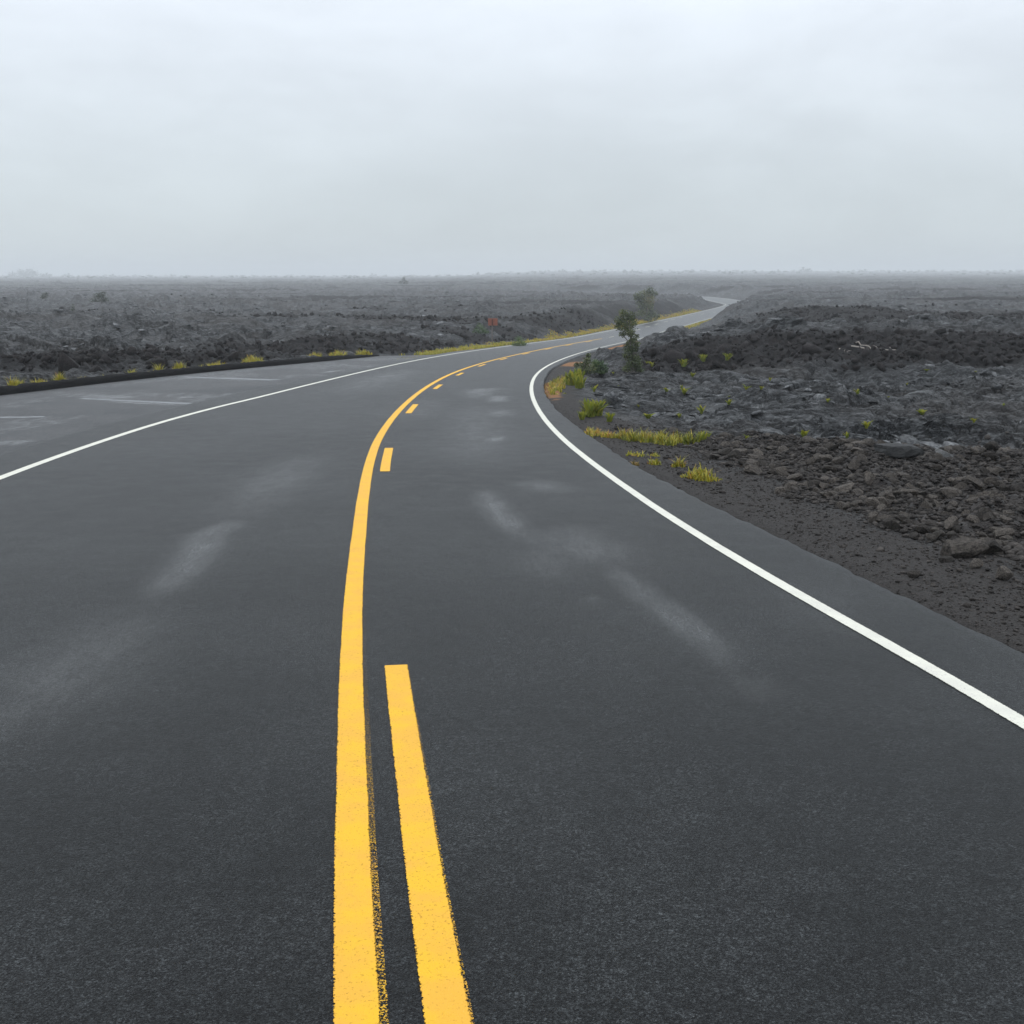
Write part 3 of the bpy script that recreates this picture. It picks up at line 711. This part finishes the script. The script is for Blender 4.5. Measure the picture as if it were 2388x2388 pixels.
fpos = [(5.71, 46.65), (5.74, 48.7), (6.75, 42.6), (5.59, 37.45), (4.59, 33.75), (5.17, 34.15), (6.3, 33.0), (3.47, 31.1), (5.11, 30.55), (3.19, 26.5), (4.12, 27.9), (4.26, 20.5), (5.46, 21.1), (6.79, 22.85), (10.64, 29.4), (9.84, 24.1), (12.7, 29.3), (8.43, 30.3), (9.78, 32.15), (11.0, 33.2), (14.66, 42.25), (8.01, 38.9), (7.18, 32.75), (9.37, 41.4), (18.38, 45.25), (4.3, 48.45), (3.48, 37.5), (5.32, 27.8), (2.51, 34.85), (16.68, 45.95), (7.56, 24.1)]
for i, (x, y) in enumerate(fpos):
    put('fern', FERNS[i % 5], M_FERN, x, y, 'small yellow green fern rooted in a crack of the grey lava right of the road', 'fern', 'small ferns in the lava cracks', s=random.choice((.35, .45, .55, .7, .9)))
for x, y, lb in [(7.33, 50.6, 'bright green fern at the foot of the black clinker ridge, nearest the tree'), (8.42, 50.5, 'green fern at the foot of the black clinker ridge, second from the tree'), (9.52, 50.4, 'green fern at the foot of the black clinker ridge, third from the tree'), (7.2, 47.9, 'pale green fern on grey lava in front of the black clinker ridge')]:
    put('fern', FERN_BIG, M_FERN, x, y, lb, 'fern', s=.68)

# -- tufts along the kerb of the lay-by
kr = Seeded(77)
TUFT = [plant_mesh('grass_tuft', blades(n, sp, h, .016, .6, r=kr)) for n, sp, h in ((200, .24, .5), (170, .2, .42), (260, .32, .42), (120, .15, .55))]
kpts = [(-16.3, 34.6), (-15.7, 34.4), (-15.2, 34.2), (-15.55, 36.0), (-15.2, 36.6), (-16.2, 38.0), (-15.5, 38.0), (-15.0, 38.4), (-15.3, 39.2), (-14.8, 39.8),
        (-14.95, 40.6), (-14.7, 41.8), (-14.5, 42.4), (-14.2, 43.4), (-13.9, 44.6), (-13.75, 45.2), (-13.3, 46.6), (-12.9, 48.4), (-12.6, 49.4), (-11.9, 52.6)]
for i, (x, y) in enumerate(kpts):
    put('grass_tuft', TUFT[i % 4], M_GRASS, x - .25, y, 'scattered yellow green tuft just behind the black kerb of the lay-by', 'grass', 'grass tufts behind the kerb', s=kr.uniform(.6, 1.15))
for x, y, s, lb in [(-13.05, 50.6, 1.5, 'round yellow green clump behind the kerb, left of a matching pair'), (-12.2, 53.8, 1.6, 'wide yellow green clump behind the kerb, right of a matching pair'),
                    (-10.5, 61.0, 1.3, 'lone small green clump further along the kerb'), (-9.6, 63.2, 1.7, 'bright green clump where the kerb nears its end'), (-8.6, 66.4, 1.5, 'round green clump at the far end of the kerb')]:
    put('grass_clump', TUFT[2], M_GRASS, x, y, lb, 'grass', s=s)

line_patch('grass_band', [(-16.6, 33.0), (-16.0, 35.0), (-15.6, 37.5), (-15.2, 40.0)], .45, 2200, .30, .013, M_GRASS, 'low yellow green growth behind the kerb at the left edge')
line_patch('grass_band', [(-14.9, 41.0), (-14.3, 44.0), (-13.7, 46.5)], .25, 1100, .28, .013, M_GRASS, 'thin yellow green growth behind the middle of the kerb')

# -- continuous grass verge along the far left edge of the road: nobody could count it
vr = np.random.default_rng(4); VV = []; FF = []; TT = []; base = 0
pr = Seeded(9)
for i in range(2600):
    y = 62 * (270 / 62) ** vr.random() if i > 700 else vr.uniform(64, 100)
    off = .15 + abs(vr.normal(0, .55)) + (.8 * vr.random() if y > 120 else 0)
    if vr.random() > .35 + .65 * float(sstep(-.25, .1, perlin(np.array([y / 5.0]), np.array([3.0]), 61))[0]): continue
    x = float(edge_left(y)) - off * math.sqrt(1 + float(cL.slope(y)) ** 2)
    k = 1 + y / 110
    v, f, t = blades(12, .22 * k, .19 * k ** .5 * (1.5 if 170 < y < 195 else 1), .02 * k, .7, r=pr)
    v = v + np.array([x, y, 0]); VV.append(v); FF.append(f + base); base += len(v); sh = vr.normal(0, .15) + (.2 if y > 110 else 0); TT += [min(1, max(0, q + sh)) for q in t]
for i in range(260):          # right-hand verge of the far straight
    y = vr.uniform(150, 212); x = float(edge_right(y)) + (.2 + abs(vr.normal(0, .6))) * 1.1
    v, f, t = blades(10, .4, .3, .05, .7, r=pr); v = v + np.array([x, y, 0]); VV.append(v); FF.append(f + base); base += len(v); TT += [min(1, max(0, q + .15)) for q in t]
VV = np.concatenate(VV); FF = np.concatenate(FF); VV[:, 2] += terrain(VV[:, 0], VV[:, 1])[0]
tag(link('verge_grass', mesh_from('verge_grass', VV, FF, True, dict(tint=TT)), M_GRASS), 'yellow green grass growing along the road edge', 'grass', kind='stuff')

# ---------------------------------------------------------------- trees and shrubs
def tube(pts, rad, n=6):
    V = []; F = []
    for i, (p, r) in enumerate(zip(pts, rad)):
        p = Vector(p); d = (Vector(pts[min(i + 1, len(pts) - 1)]) - Vector(pts[max(i - 1, 0)])).normalized()
        u = d.orthogonal().normalized(); w = d.cross(u)
        for k in range(n):
            a = 6.28318 * k / n; V.append(tuple(p + (u * math.cos(a) + w * math.sin(a)) * r))
    for i in range(len(pts) - 1):
        for k in range(n):
            F.append((i * n + k, i * n + (k + 1) % n, (i + 1) * n + (k + 1) % n, (i + 1) * n + k))
    return V, F

def tree(name, base, scale, clusters, leaf, dens, label, cat, mat, height_z, r, group=None, twig=.5):
    """clusters: (dx, dz, radius) in metres; depth spread at random"""
    x, y = base; z = ground(x, y)
    root = empty(name, (x, y, z)); tag(root, label, cat, group)
    V = []; F = []; T = []
    TV = []; TF = []
    def addt(v, f):
        b = len(TV); TV.extend(v); TF.extend([tuple(i + b for i in q) for q in f])
    top = max(c[1] for c in clusters)
    mx = sum(c[0] for c in clusters) / len(clusters)
    spine = []
    for s in range(9):
        f = s / 8; near = [c for c in clusters if abs(c[1] - top * f) < .22 * top + .05] or clusters
        ax = sum(c[0] for c in near) / len(near)
        spine.append((ax * min(1, f * 2.5) * .8 + r.gauss(0, .015 * top), r.gauss(0, .015 * top), top * f - .05))
    rad0 = top * .028 + .008
    addt(*tube(spine, [rad0 * (1 - .85 * s / 8) for s in range(9)], 7))
    for (dx, dz, cr) in clusters:
        cy = r.gauss(0, cr * .9)
        a = spine[max(0, min(8, int(8 * max(0, dz - cr * 1.2) / top)))]
        mid = ((a[0] + dx) / 2 + r.gauss(0, .2 * cr), (a[1] + cy) / 2, (a[2] + dz) / 2 - .15 * cr)
        addt(*tube([a, mid, (dx, cy, dz)], [rad0 * .4, rad0 * .25, rad0 * .1], 5))
        cr = cr * 1.13; n = int(dens * 4.8 * (cr / leaf) ** 2)
        light = r.gauss(0, .14)
        for _ in range(n):
            d = Vector((r.gauss(0, 1), r.gauss(0, 1), r.gauss(0, 1))).normalized() * cr * (r.random() ** .45)
            if r.random() < .28: d *= r.uniform(1.1, 1.6)
            p = Vector((dx, cy, dz)) + Vector((d.x, d.y, d.z * .85))
            if p.z < .02: p.z = abs(p.z) + .03
            nrm = (d.normalized() * .6 + Vector((r.gauss(0, .6), r.gauss(0, .6), .5 + r.gauss(0, .5)))).normalized()
            u = nrm.orthogonal().normalized(); u = Matrix.Rotation(r.uniform(0, 6.28), 3, nrm) @ u; w = nrm.cross(u)
            L = leaf * r.uniform(.6, 1.15); i = len(V)
            V += [tuple(p - u * L * .5), tuple(p + w * L * .28 - nrm * L * .05), tuple(p + u * L * .5), tuple(p - w * L * .28 - nrm * L * .05)]
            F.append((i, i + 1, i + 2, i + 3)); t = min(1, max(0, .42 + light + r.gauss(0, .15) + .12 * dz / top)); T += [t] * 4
    link('trunk', mesh_from('trunk', np.array(TV), [list(q) for q in TF]), M_BARK, root)
    link('crown', mesh_from('crown', np.array(V), np.array(F), False, dict(tint=T)), mat, root)
    return root

tr = Seeded(21)
def px_clusters(cl, cx, by, m):   # outline notes -> metres
    return [((a - cx) * m, (by - b) * m, c * m) for a, b, c in cl]
c1 = px_clusters([(1450, 735, 10), (1462, 742, 13), (1442, 752, 12), (1470, 760, 13), (1452, 765, 14), (1437, 765, 8), (1465, 778, 11), (1448, 782, 8), (1480, 785, 5), (1472, 793, 8),
                  (1460, 806, 8), (1480, 803, 7), (1465, 820, 11), (1476, 815, 9), (1466, 800, 8), (1471, 811, 9), (1457, 816, 7), (1453, 828, 6), (1486, 843, 7), (1456, 858, 8), (1462, 833, 10), (1478, 835, 10), (1468, 848, 12), (1484, 850, 10), (1475, 860, 12), (1490, 862, 8)], 1472, 868, 45.5 / 2660)
tree('ohia_tree', (4.71, 44.6), 1, c1, .075, 8.0, 'slim dark green tree with a narrow waist standing beside the bend', 'tree', M_TREE, 2.5, tr)
c2 = px_clusters([(1512, 682, 10), (1500, 690, 12), (1520, 692, 10), (1526, 688, 6), (1480, 694, 8), (1477, 700, 6), (1490, 702, 13), (1510, 704, 15), (1495, 716, 14), (1510, 720, 14),
                  (1500, 735, 13), (1520, 738, 12), (1485, 738, 10), (1505, 748, 12), (1530, 745, 9)], 1502, 757, 184 / 2660)
tree('ohia_tree', (23.0, 199), 1, c2, .30, 6.0, 'round topped tree on the far left bank above the distant road', 'tree', M_TREE, 5, tr)
c3 = px_clusters([(1350, 858, 8), (1362, 848, 10), (1370, 835, 7), (1372, 822, 4), (1378, 853, 10), (1360, 862, 8), (1345, 846, 6), (1373, 828, 4)], 1364, 868, 47 / 2660)
tree('shrub', (3.05, 47.9), 1, [(a, b, c * 1.2) for a, b, c in c3], .09, 12.0, 'dark green shrub with one tall shoot at the edge of the bend', 'shrub', M_TREE, .9, tr)
c4 = px_clusters([(1390, 842, 7), (1403, 845, 9), (1394, 856, 9), (1386, 838, 5), (1410, 856, 7), (1402, 862, 7)], 1397, 866, 48.5 / 2660)
tree('shrub', (3.69, 48.4), 1, [(a, b, c * 1.25) for a, b, c in c4], .085, 11.0, 'brighter green low shrub right behind the dark shrub at the bend', 'shrub', M_SHRUB, .6, tr)
c5 = [(-.2, .2, .2), (.15, .25, .22), (0, .45, .2), (.3, .15, .17), (-.1, .1, .2)]
tree('shrub', (.55, 93), 1, [(a * 1.5, b * 1.5, c * 1.5) for a, b, c in c5], .11, 5.0, 'small olive bush in the grass across the road, right of the brown sign', 'shrub', M_SHRUB, .6, tr)
tree('shrub', (-2.9, 104), 1, [(a * 1.8, b * 1.5, c * 1.6) for a, b, c in c5], .14, 4.0, 'faint olive bush on the lava just left of the brown sign', 'shrub', M_SHRUB, .6, tr)
tree('shrub', (-73, 205), 1, [(-.5, .9, .8), (.4, 1.2, .8), (0, 1.7, .6), (-.4, 1.9, .5), (.3, 2.0, .55), (.7, .6, .7)], .30, 5.0, 'lone grey green bush standing on the left lava plain', 'shrub', M_HORT, 2.2, tr)
tree('shrub', (-95, 235), 1, [(0, .6, .6), (.3, 1.1, .5)], .30, 4.0, 'small grey bush at the far left, left of the lone larger bush', 'shrub', M_HORT, 1.3, tr)
tree('shrub', (-57, 150), 1, [(0, .3, .35), (.05, .7, .22), (0, 1.0, .12)], .16, 4.0, 'tiny pointed bush on top of a lava hump on the left plain', 'shrub', M_HORT, 1, tr)
tree('tree', (-1180, 2600), 1, [(-14, 3, 9), (0, 7, 9), (12, 4, 8), (20, 2, 6)], 3.4, 5.0, 'foggy rounded tree at the left edge of the horizon', 'tree', M_HORT, 5, tr)
tree('tree', (-1095, 2600), 1, [(-24, 4, 9), (-4, 9, 10), (14, 10, 10), (28, 6, 9), (42, 3, 7), (56, 2, 6), (0, 3, 9)], 3.4, 5.0, 'broad foggy tree mass on the horizon, second from the left', 'tree', M_HORT, 7, tr)

# small bushes along the foggy horizon
hr = Seeded(33)
proto = tree('bush', (-60, 640), 1, [(-1.2, 1.4, 1.5), (.9, 2, 1.6), (0, 3.3, 1.2), (1.6, 1.1, 1.3)], 1.1, 4.0, 'tiny foggy bush on the far horizon line', 'bush', M_HORT, 2, hr, 'bushes along the foggy horizon')
for px, Yd, s in [(880, 600, 1.3), (912, 560, .9), (1010, 620, .8), (1118, 520, 1.0), (1150, 600, .7), (1240, 560, .8), (1308, 540, 1.1), (1346, 520, 1.0), (1376, 560, .8), (1448, 480, .9), (1464, 480, .9), (1552, 470, .6), (1600, 520, .8),
                  (1628, 500, .8), (1715, 540, .8), (1790, 560, 1.1), (1845, 560, 1.7), (1862, 570, 1.2), (1985, 560, 1.0), (2060, 560, .8), (2210, 590, .8), (2330, 600, .8), (640, 560, .7), (520, 520, .8), (300, 560, 1.1), (350, 580, .9), (430, 600, 1.0), (200, 560, 1.2), (150, 560, 1.4)]:
    Yd *= 4.6; s *= 2; x = (px - 1194) / 2603 * Yd
    c = proto.copy(); col.objects.link(c); c.location = (x, Yd, ground(x, Yd) - .3); c.scale = (s, s, s * .9); c.rotation_euler = (0, 0, hr.uniform(0, 6.28))
    for ch in list(proto.children):
        d = ch.copy(); col.objects.link(d); d.parent = c

# low scrub that makes the skyline ragged: one far-off mass
sr = Seeded(8); V = []; F = []; T = []
for _ in range(600):
    Yd = sr.uniform(1500, 3700); X0 = sr.uniform(-.5, .5) * Yd; z0 = ground(X0, Yd) if False else None
    V.append((X0, Yd, sr.uniform(.8, 2.4) * Yd / 1500))
P = np.array(V); zz = terrain(P[:, 0], P[:, 1])[0]; V = []
for (X0, Yd, hh), z0 in zip(P, zz):
    for _ in range(16):
        c = Vector((X0 + sr.gauss(0, hh * .6), Yd + sr.gauss(0, hh * .5), z0 + hh * sr.random() ** .7)); i = len(V); L = hh * .28
        for a, b in ((-1, -1), (1, -1), (1, 1), (-1, 1)): V.append((c.x + a * L * sr.uniform(.5, 1), c.y + sr.uniform(-.3, .3), c.z + b * L * sr.uniform(.4, .9)))
        F.append((i, i + 1, i + 2, i + 3)); T += [sr.random()] * 4
tag(link('distant_scrub', mesh_from('distant_scrub', np.array(V), np.array(F), False, dict(tint=T)), M_HORT), 'low scrub fading into the fog along the skyline', 'scrub', kind='stuff')

# ---------------------------------------------------------------- brown sign seen from behind
sx, sy = -1.62, 94.0
root = empty('road_sign', (sx, sy, ground(sx, sy)), R(6)); tag(root, 'red brown sign seen from behind on a single grey post across the road', 'sign')
def box(name, c, s, mat, parent, bev=.006):
    import bmesh
    bm = bmesh.new(); bmesh.ops.create_cube(bm, size=1)
    bmesh.ops.scale(bm, vec=s, verts=bm.verts); bmesh.ops.translate(bm, vec=c, verts=bm.verts)
    bmesh.ops.bevel(bm, geom=bm.edges[:], offset=bev, segments=2, affect='EDGES')
    me = bpy.data.meshes.new(name); bm.to_mesh(me); bm.free(); return link(name, me, mat, parent)
box('post', (0, 0, .62), (.10, .09, 1.64), M_POST, root)
box('board', (.06, .085, 1.74), (.78, .03, .58), M_BOARD, root, .012)
box('batten', (0.02, .0, 1.72), (.115, .12, .50), M_BATTEN, root)

# ---------------------------------------------------------------- bleached branches on the clinker ridge
br = Seeded(3)
for (a, b, rad, lb) in [((16.0, 54.6, .10), (17.0, 52.3, .06), .045, 'longest bleached branch lying aslant on the black clinker ridge'), ((16.4, 54.9, .10), (17.1, 53.2, .08), .035, 'bleached branch lying right above the longest branch on the clinker'),
                        ((15.0, 52.5, .14), (15.3, 51.6, .04), .035, 'short forked bleached branch left of the longest branch'), ((15.5, 52.0, .08), (16.1, 51.7, .08), .03, 'bleached stick lying level below the longest branch'), ((17.1, 52.6, .08), (17.8, 52.2, .12), .04, 'crooked bleached branch at the right end of the branch pile')]:
    z0 = [ground(p[0], p[1]) for p in (a, b)]
    cx, cy, cz = (a[0] + b[0]) / 2, (a[1] + b[1]) / 2, (z0[0] + z0[1]) / 2
    A = Vector((a[0] - cx, a[1] - cy, z0[0] + a[2] - cz)); B = Vector((b[0] - cx, b[1] - cy, z0[1] + b[2] - cz))
    pts = [tuple(A.lerp(B, t) + Vector((br.gauss(0, .03), br.gauss(0, .03), br.gauss(0, .04) - (0.0)))) for t in np.linspace(0, 1, 8)]
    v, f = tube(pts, [rad * (1 - .6 * t) for t in np.linspace(0, 1, 8)], 7)
    for _ in range(3):
        i = br.randrange(2, 7); q = Vector(pts[i]); e = q + Vector((br.uniform(-.3, .35), br.uniform(-.1, .1), br.uniform(.0, .22)))
        v2, f2 = tube([tuple(q), tuple(q.lerp(e, .5) + Vector((0, 0, .03))), tuple(e)], [rad * .5, rad * .35, rad * .12], 5)
        bb = len(v); v += v2; f += [tuple(k + bb for k in w) for w in f2]
    tag(link('fallen_branch', mesh_from('fallen_branch', np.array(v), [list(q) for q in f]), M_DRIFT, None, (cx, cy, cz)), lb, 'branch')

# ---------------------------------------------------------------- loose lava rocks
import bmesh
def rock_mesh(seed, flat=.7, sub=3, rough=.3):
    bm = bmesh.new(); bmesh.ops.create_icosphere(bm, subdivisions=sub, radius=.5)
    r = Seeded(seed); cuts = []
    for _ in range(9):
        n = Vector((r.gauss(0, 1), r.gauss(0, 1), r.gauss(0, 1))).normalized(); cuts.append((n, r.uniform(.20, .38)))
    from mathutils import noise as mn
    off = Vector((seed * 3.7, seed * 1.3, 0))
    for v in bm.verts:
        for n, d in cuts:
            q = v.co.dot(n)
            if q > d: v.co -= n * (q - d) * .97
        nz = mn.fractal(v.co * 3.2 + off, .8, 2.1, 4) if hasattr(mn, 'fractal') else 0
        v.co *= 1 + nz * rough * .28
        v.co.z *= flat
    me = bpy.data.meshes.new('lava_rock'); bm.to_mesh(me); bm.free()
    for p in me.polygons: p.use_smooth = False
    return me
ROCKS = [rock_mesh(i, random.uniform(.62, .95), 2) for i in range(12)]
rr = Seeded(101)
cand = []
N = 150000
xs = rng.uniform(2.0, 18, N); ys = rng.uniform(3.5, 24, N)
tz, taa, tgr, tor, trub, td = terrain(xs, ys)
keep = (td > .35) & (np.abs(xs) < .75 * ys + 5)
size = np.exp(rng.normal(-2.85, .5, N))
size = np.where(tgr > .5, size * .45, size)
p = np.where(trub > .3, 1.0, np.where(tgr > .5, .35, .05 ))
keep &= rng.random(N) < p
xs, ys, tz, size, tgr = xs[keep], ys[keep], tz[keep], np.minimum(size[keep], .30), tgr[keep]
order = np.argsort(-size / ys * np.where(np.abs(xs) < .445 * ys, 1.0, .01))
big = order[:300]; rest = order[300:]
for n_, i in enumerate(big):
    s = float(size[i]); me = ROCKS[int(i) % 12]
    o = link('lava_rock', me, M_ROCK, None, (float(xs[i]), float(ys[i]), float(tz[i]) + s * .16), (rr.uniform(-.35, .35), rr.uniform(-.35, .35), rr.uniform(0, 6.28)), (s * rr.uniform(.9, 1.5), s, s * rr.uniform(.75, 1.1)))
    tag(o, 'loose brown lava rock in the rubble beside the gravel verge', 'rock', 'loose rocks in the roadside rubble')
# smaller stones: far too many to count
lo = [rock_mesh(50 + i, .7, 1, .1) for i in range(4)]
lov = []
for m_ in lo:
    v = np.empty(len(m_.vertices) * 3); m_.vertices.foreach_get('co', v); f = np.array([list(q.vertices) for q in m_.polygons]); lov.append((v.reshape(-1, 3), f))
VV = []; FF = []; base = 0; SH = []
gx = rng.uniform(1.0, 8.5, 70000); gy = 2.0 * (30 / 2.0) ** rng.random(70000)
gz, _, gg, go, gr_, gd = terrain(gx, gy)
kk = (gd > .0) & ((gg > .3) | (gr_ > .3)) & (rng.random(70000) < np.where(gd < .35, 1.0, .55))
allx = np.concatenate([xs[rest], gx[kk]]); ally = np.concatenate([ys[rest], gy[kk]]); allz = np.concatenate([tz[rest], gz[kk]])
alls = np.concatenate([size[rest], np.exp(rng.normal(-4.1, .5, kk.sum()))])
for x, y, z, s in zip(allx, ally, allz, alls):
    v, f = lov[rr.randrange(4)]; a = rr.uniform(0, 6.28); ca, sa = math.cos(a), math.sin(a)
    w = v * s * np.array([rr.uniform(.9, 1.5), 1, rr.uniform(.6, 1)])
    w = np.stack([w[:, 0] * ca - w[:, 1] * sa + x, w[:, 0] * sa + w[:, 1] * ca + y, w[:, 2] + z + s * .12], 1)
    VV.append(w); FF.append(f + base); base += len(w); SH += [rr.uniform(-.3, .45)] * len(w)
tag(link('gravel', mesh_from('gravel', np.concatenate(VV), np.concatenate(FF), False, dict(shade=SH)), M_GRAV), 'small stones and cinder strewn over the right verge', 'gravel', kind='stuff')
# clinker blocks on the black ridges, broken crust slabs on the grey sheets
def scatter(name, n, xr, yr, sel, size, flat, tilt, mat, label, ylog=True, sink=.1):
    y = yr[0] * (yr[1] / yr[0]) ** rng.random(n) if ylog else rng.uniform(*yr, n)
    x = rng.uniform(*xr, n) * (y if ylog else 1)
    q = terrain(x, y); m = sel(x, y, *q) & (q[5] > 1.2); x, y, z = x[m], y[m], q[0][m]
    VV = []; FF = []; SH = []; base = 0
    for X, Y, Z in zip(x, y, z):
        s = size(Y); v, f = lov[rr.randrange(len(lov))]
        w = Matrix.Rotation(rr.gauss(0, tilt), 3, 'X') @ Matrix.Rotation(rr.gauss(0, tilt), 3, 'Y') @ Matrix.Rotation(rr.uniform(0, 6.28), 3, 'Z')
        w = (v * s * np.array([rr.uniform(.9, 1.7), 1, rr.uniform(.7, 1.15) * flat])) @ np.array(w).T
        VV.append(w + np.array([X, Y, Z + s * sink])); FF.append(f + base); base += len(w); SH += [rr.uniform(-.35, .5)] * len(w)
    tag(link(name, mesh_from(name, np.concatenate(VV), np.concatenate(FF), False, dict(shade=SH)), mat), label, name.replace('_', ' '), kind='stuff')
scatter('clinker', 30000, (-.5, .52), (44, 170), lambda x, y, z, aa, g, o, r, d: aa > .45, lambda Y: math.exp(rr.gauss(-1.7, .5)) * (1 + Y / 250), 1.1, .6, M_CLINK, 'jagged black clinker blocks heaped on the lava ridges')
scatter('crust_slabs', 9000, (-.5, .52), (19, 60), lambda x, y, z, aa, g, o, r, d: (aa < .2) & (g < .2) & (r < .3) & (fbm(x / 5, y / 3, 501, 3) + .25 * sstep(8, 13, x) * sstep(30, 38, y) > .16), lambda Y: math.exp(rr.gauss(-1.45, .45)), .24, .25, M_CRUST, 'broken thin slabs of grey lava crust', sink=.03)
scatter('far_slabs', 12000, (-.5, .52), (60, 330), lambda x, y, z, aa, g, o, r, d: (aa < .3) & (d > 5) & (fbm(x / 9, y / 5, 502, 3) > .08), lambda Y: min(1.3, math.exp(rr.gauss(-.85, .4)) * (1 + Y / 300)), .3, .2, M_CRUST, 'broken plates of grey lava crust across the distant plain', sink=.03)
for me_i, x, y, s, sc, lb, mt in [(3, 4.27, 10.45, .36, (1.35, .9, .95), 'large wedge shaped boulder with a sharp ridge at the right edge of the rubble', M_ROCK), (5, 4.02, 10.2, .15, (1.2, 1, .9), 'rounded stone leaning on the left of the wedge shaped boulder', M_ROCK),
                                   (7, 4.18, 9.93, .15, (1.1, 1, .95), 'rounded stone in front of the wedge shaped boulder', M_ROCK), (2, 4.22, 9.45, .19, (1.2, 1, .95), 'dark round rock below the wedge shaped boulder', M_ROCK), (9, 4.32, 9.02, .2, (1.25, 1, .9), 'reddish round rock nearest the viewer at the right frame edge', M_ROCK),
                                   (4, 6.0, 13.2, .14, (1.1, 1, .9), 'small orange tinted stone high in the rubble at the right frame edge', None), (1, 6.1, 17.8, .5, (1.7, 1, .5), 'pale flat slab poking from the upper edge of the rubble', M_GREYROCK), (6, 6.75, 17.6, .4, (1.4, 1, .5), 'pale grey slab beside the flat slab at the upper rubble edge', M_GREYROCK)]:
    if mt is None: mt = m_rock('orange_stone', (.10, .045, .02), (.19, .09, .04))
    o = link('boulder', ROCKS[me_i].copy(), None, None, (x, y, ground(x, y) + s * .2), (rr.uniform(-.2, .2), rr.uniform(-.2, .2), rr.uniform(0, 6.28)), (s * sc[0], s * sc[1], s * sc[2]))
    o.data.materials.clear(); o.data.materials.append(mt); tag(o, lb, 'rock')

# ---------------------------------------------------------------- air, sky and light
bm = bmesh.new(); bmesh.ops.create_cube(bm, size=1)
bmesh.ops.scale(bm, vec=(11000, 11000, 46), verts=bm.verts); bmesh.ops.translate(bm, vec=(0, 0, 11), verts=bm.verts)
me = bpy.data.meshes.new('haze'); bm.to_mesh(me); bm.free()
hm = bpy.data.materials.new('haze'); hm.use_nodes = True; nt = hm.node_tree; nt.nodes.clear()
out = nt.nodes.new('ShaderNodeOutputMaterial'); pv = nt.nodes.new('ShaderNodeVolumePrincipled')
pv.inputs['Color'].default_value = (.90, .93, .95, 1); pv.inputs['Density'].default_value = .00055; pv.inputs['Anisotropy'].default_value = .15
nt.links.new(pv.outputs[0], out.inputs['Volume'])
hz = link('haze', me, hm); tag(hz, 'thin grey fog over the lava plain', 'haze', kind='stuff')

SUN_EL, SUN_AZ = R(58), R(-35)          # a bright place in the cloud, ahead and to the left
w = bpy.data.worlds.new('World'); scene.world = w; w.use_nodes = True; nt = w.node_tree; nt.nodes.clear()
k = NT(nt)
out = k.n('ShaderNodeOutputWorld'); bg = k.n('ShaderNodeBackground'); bg.inputs['Strength'].default_value = .1
sky = k.n('ShaderNodeTexSky', sky_type='NISHITA'); sky.sun_disc = False; sky.sun_elevation = SUN_EL; sky.sun_rotation = SUN_AZ
dirv = k.n('ShaderNodeTexCoord').outputs['Generated']
sp = k.n('ShaderNodeSeparateXYZ'); nt.links.new(dirv, sp.inputs[0])
zc = k.math('MAXIMUM', sp.outputs[2], 0.0)
lum = k.math('ADD', k.math('ADD', k.ramp(zc, -.02, .30, 1.0, 1.42), k.math('MULTIPLY', zc, .45)), k.ramp(zc, .3, 1.0, 0, .95))
n1 = k.noise(k.scale(dirv, (1.0, 1.0, 3.0)), 2.6, 5, .55, .4); n2 = k.noise(k.scale(dirv, (1.0, 1.0, 2.2)), 7.0, 4, .55, .3)
cl = k.math('ADD', k.math('MULTIPLY', n1, .7), k.math('MULTIPLY', n2, .3))
lum = k.math('MULTIPLY', lum, k.ramp(cl, .32, .68, .92, 1.08))
tint = k.mix(k.ramp(zc, 0, .22), (5.85, 6.5, 6.85), (6.2, 6.68, 7.25))
vm = k.n('ShaderNodeVectorMath', operation='SCALE'); nt.links.new(tint, vm.inputs[0]); nt.links.new(lum, vm.inputs['Scale'])
nt.links.new(k.mix(.94, sky.outputs[0], vm.outputs[0]), bg.inputs['Color']); nt.links.new(bg.outputs[0], out.inputs[0])

sl_ = bpy.data.lights.new('sun', 'SUN'); sl_.energy = .55; sl_.angle = R(25); sl_.color = (1, .975, .94)
so = bpy.data.objects.new('sun', sl_); col.objects.link(so)
dv = Vector((math.sin(SUN_AZ) * math.cos(SUN_EL), math.cos(SUN_AZ) * math.cos(SUN_EL), math.sin(SUN_EL)))
so.rotation_euler = dv.to_track_quat('Z', 'Y').to_euler(); so.location = (0, 0, 60)

# ---------------------------------------------------------------- render settings
vs = scene.view_settings
vs.view_transform = 'Standard'; vs.look = 'None'; vs.exposure = 0.0; vs.gamma = 1.0
cy = scene.cycles
cy.max_bounces = 6; cy.diffuse_bounces = 2; cy.glossy_bounces = 2; cy.transmission_bounces = 2; cy.volume_bounces = 1; cy.transparent_max_bounces = 12
cy.use_denoising = True; cy.denoiser = 'OPENIMAGEDENOISE'; cy.denoising_input_passes = 'RGB_ALBEDO_NORMAL'; cy.denoising_prefilter = 'ACCURATE'
cy.use_adaptive_sampling = True; cy.adaptive_threshold = .01
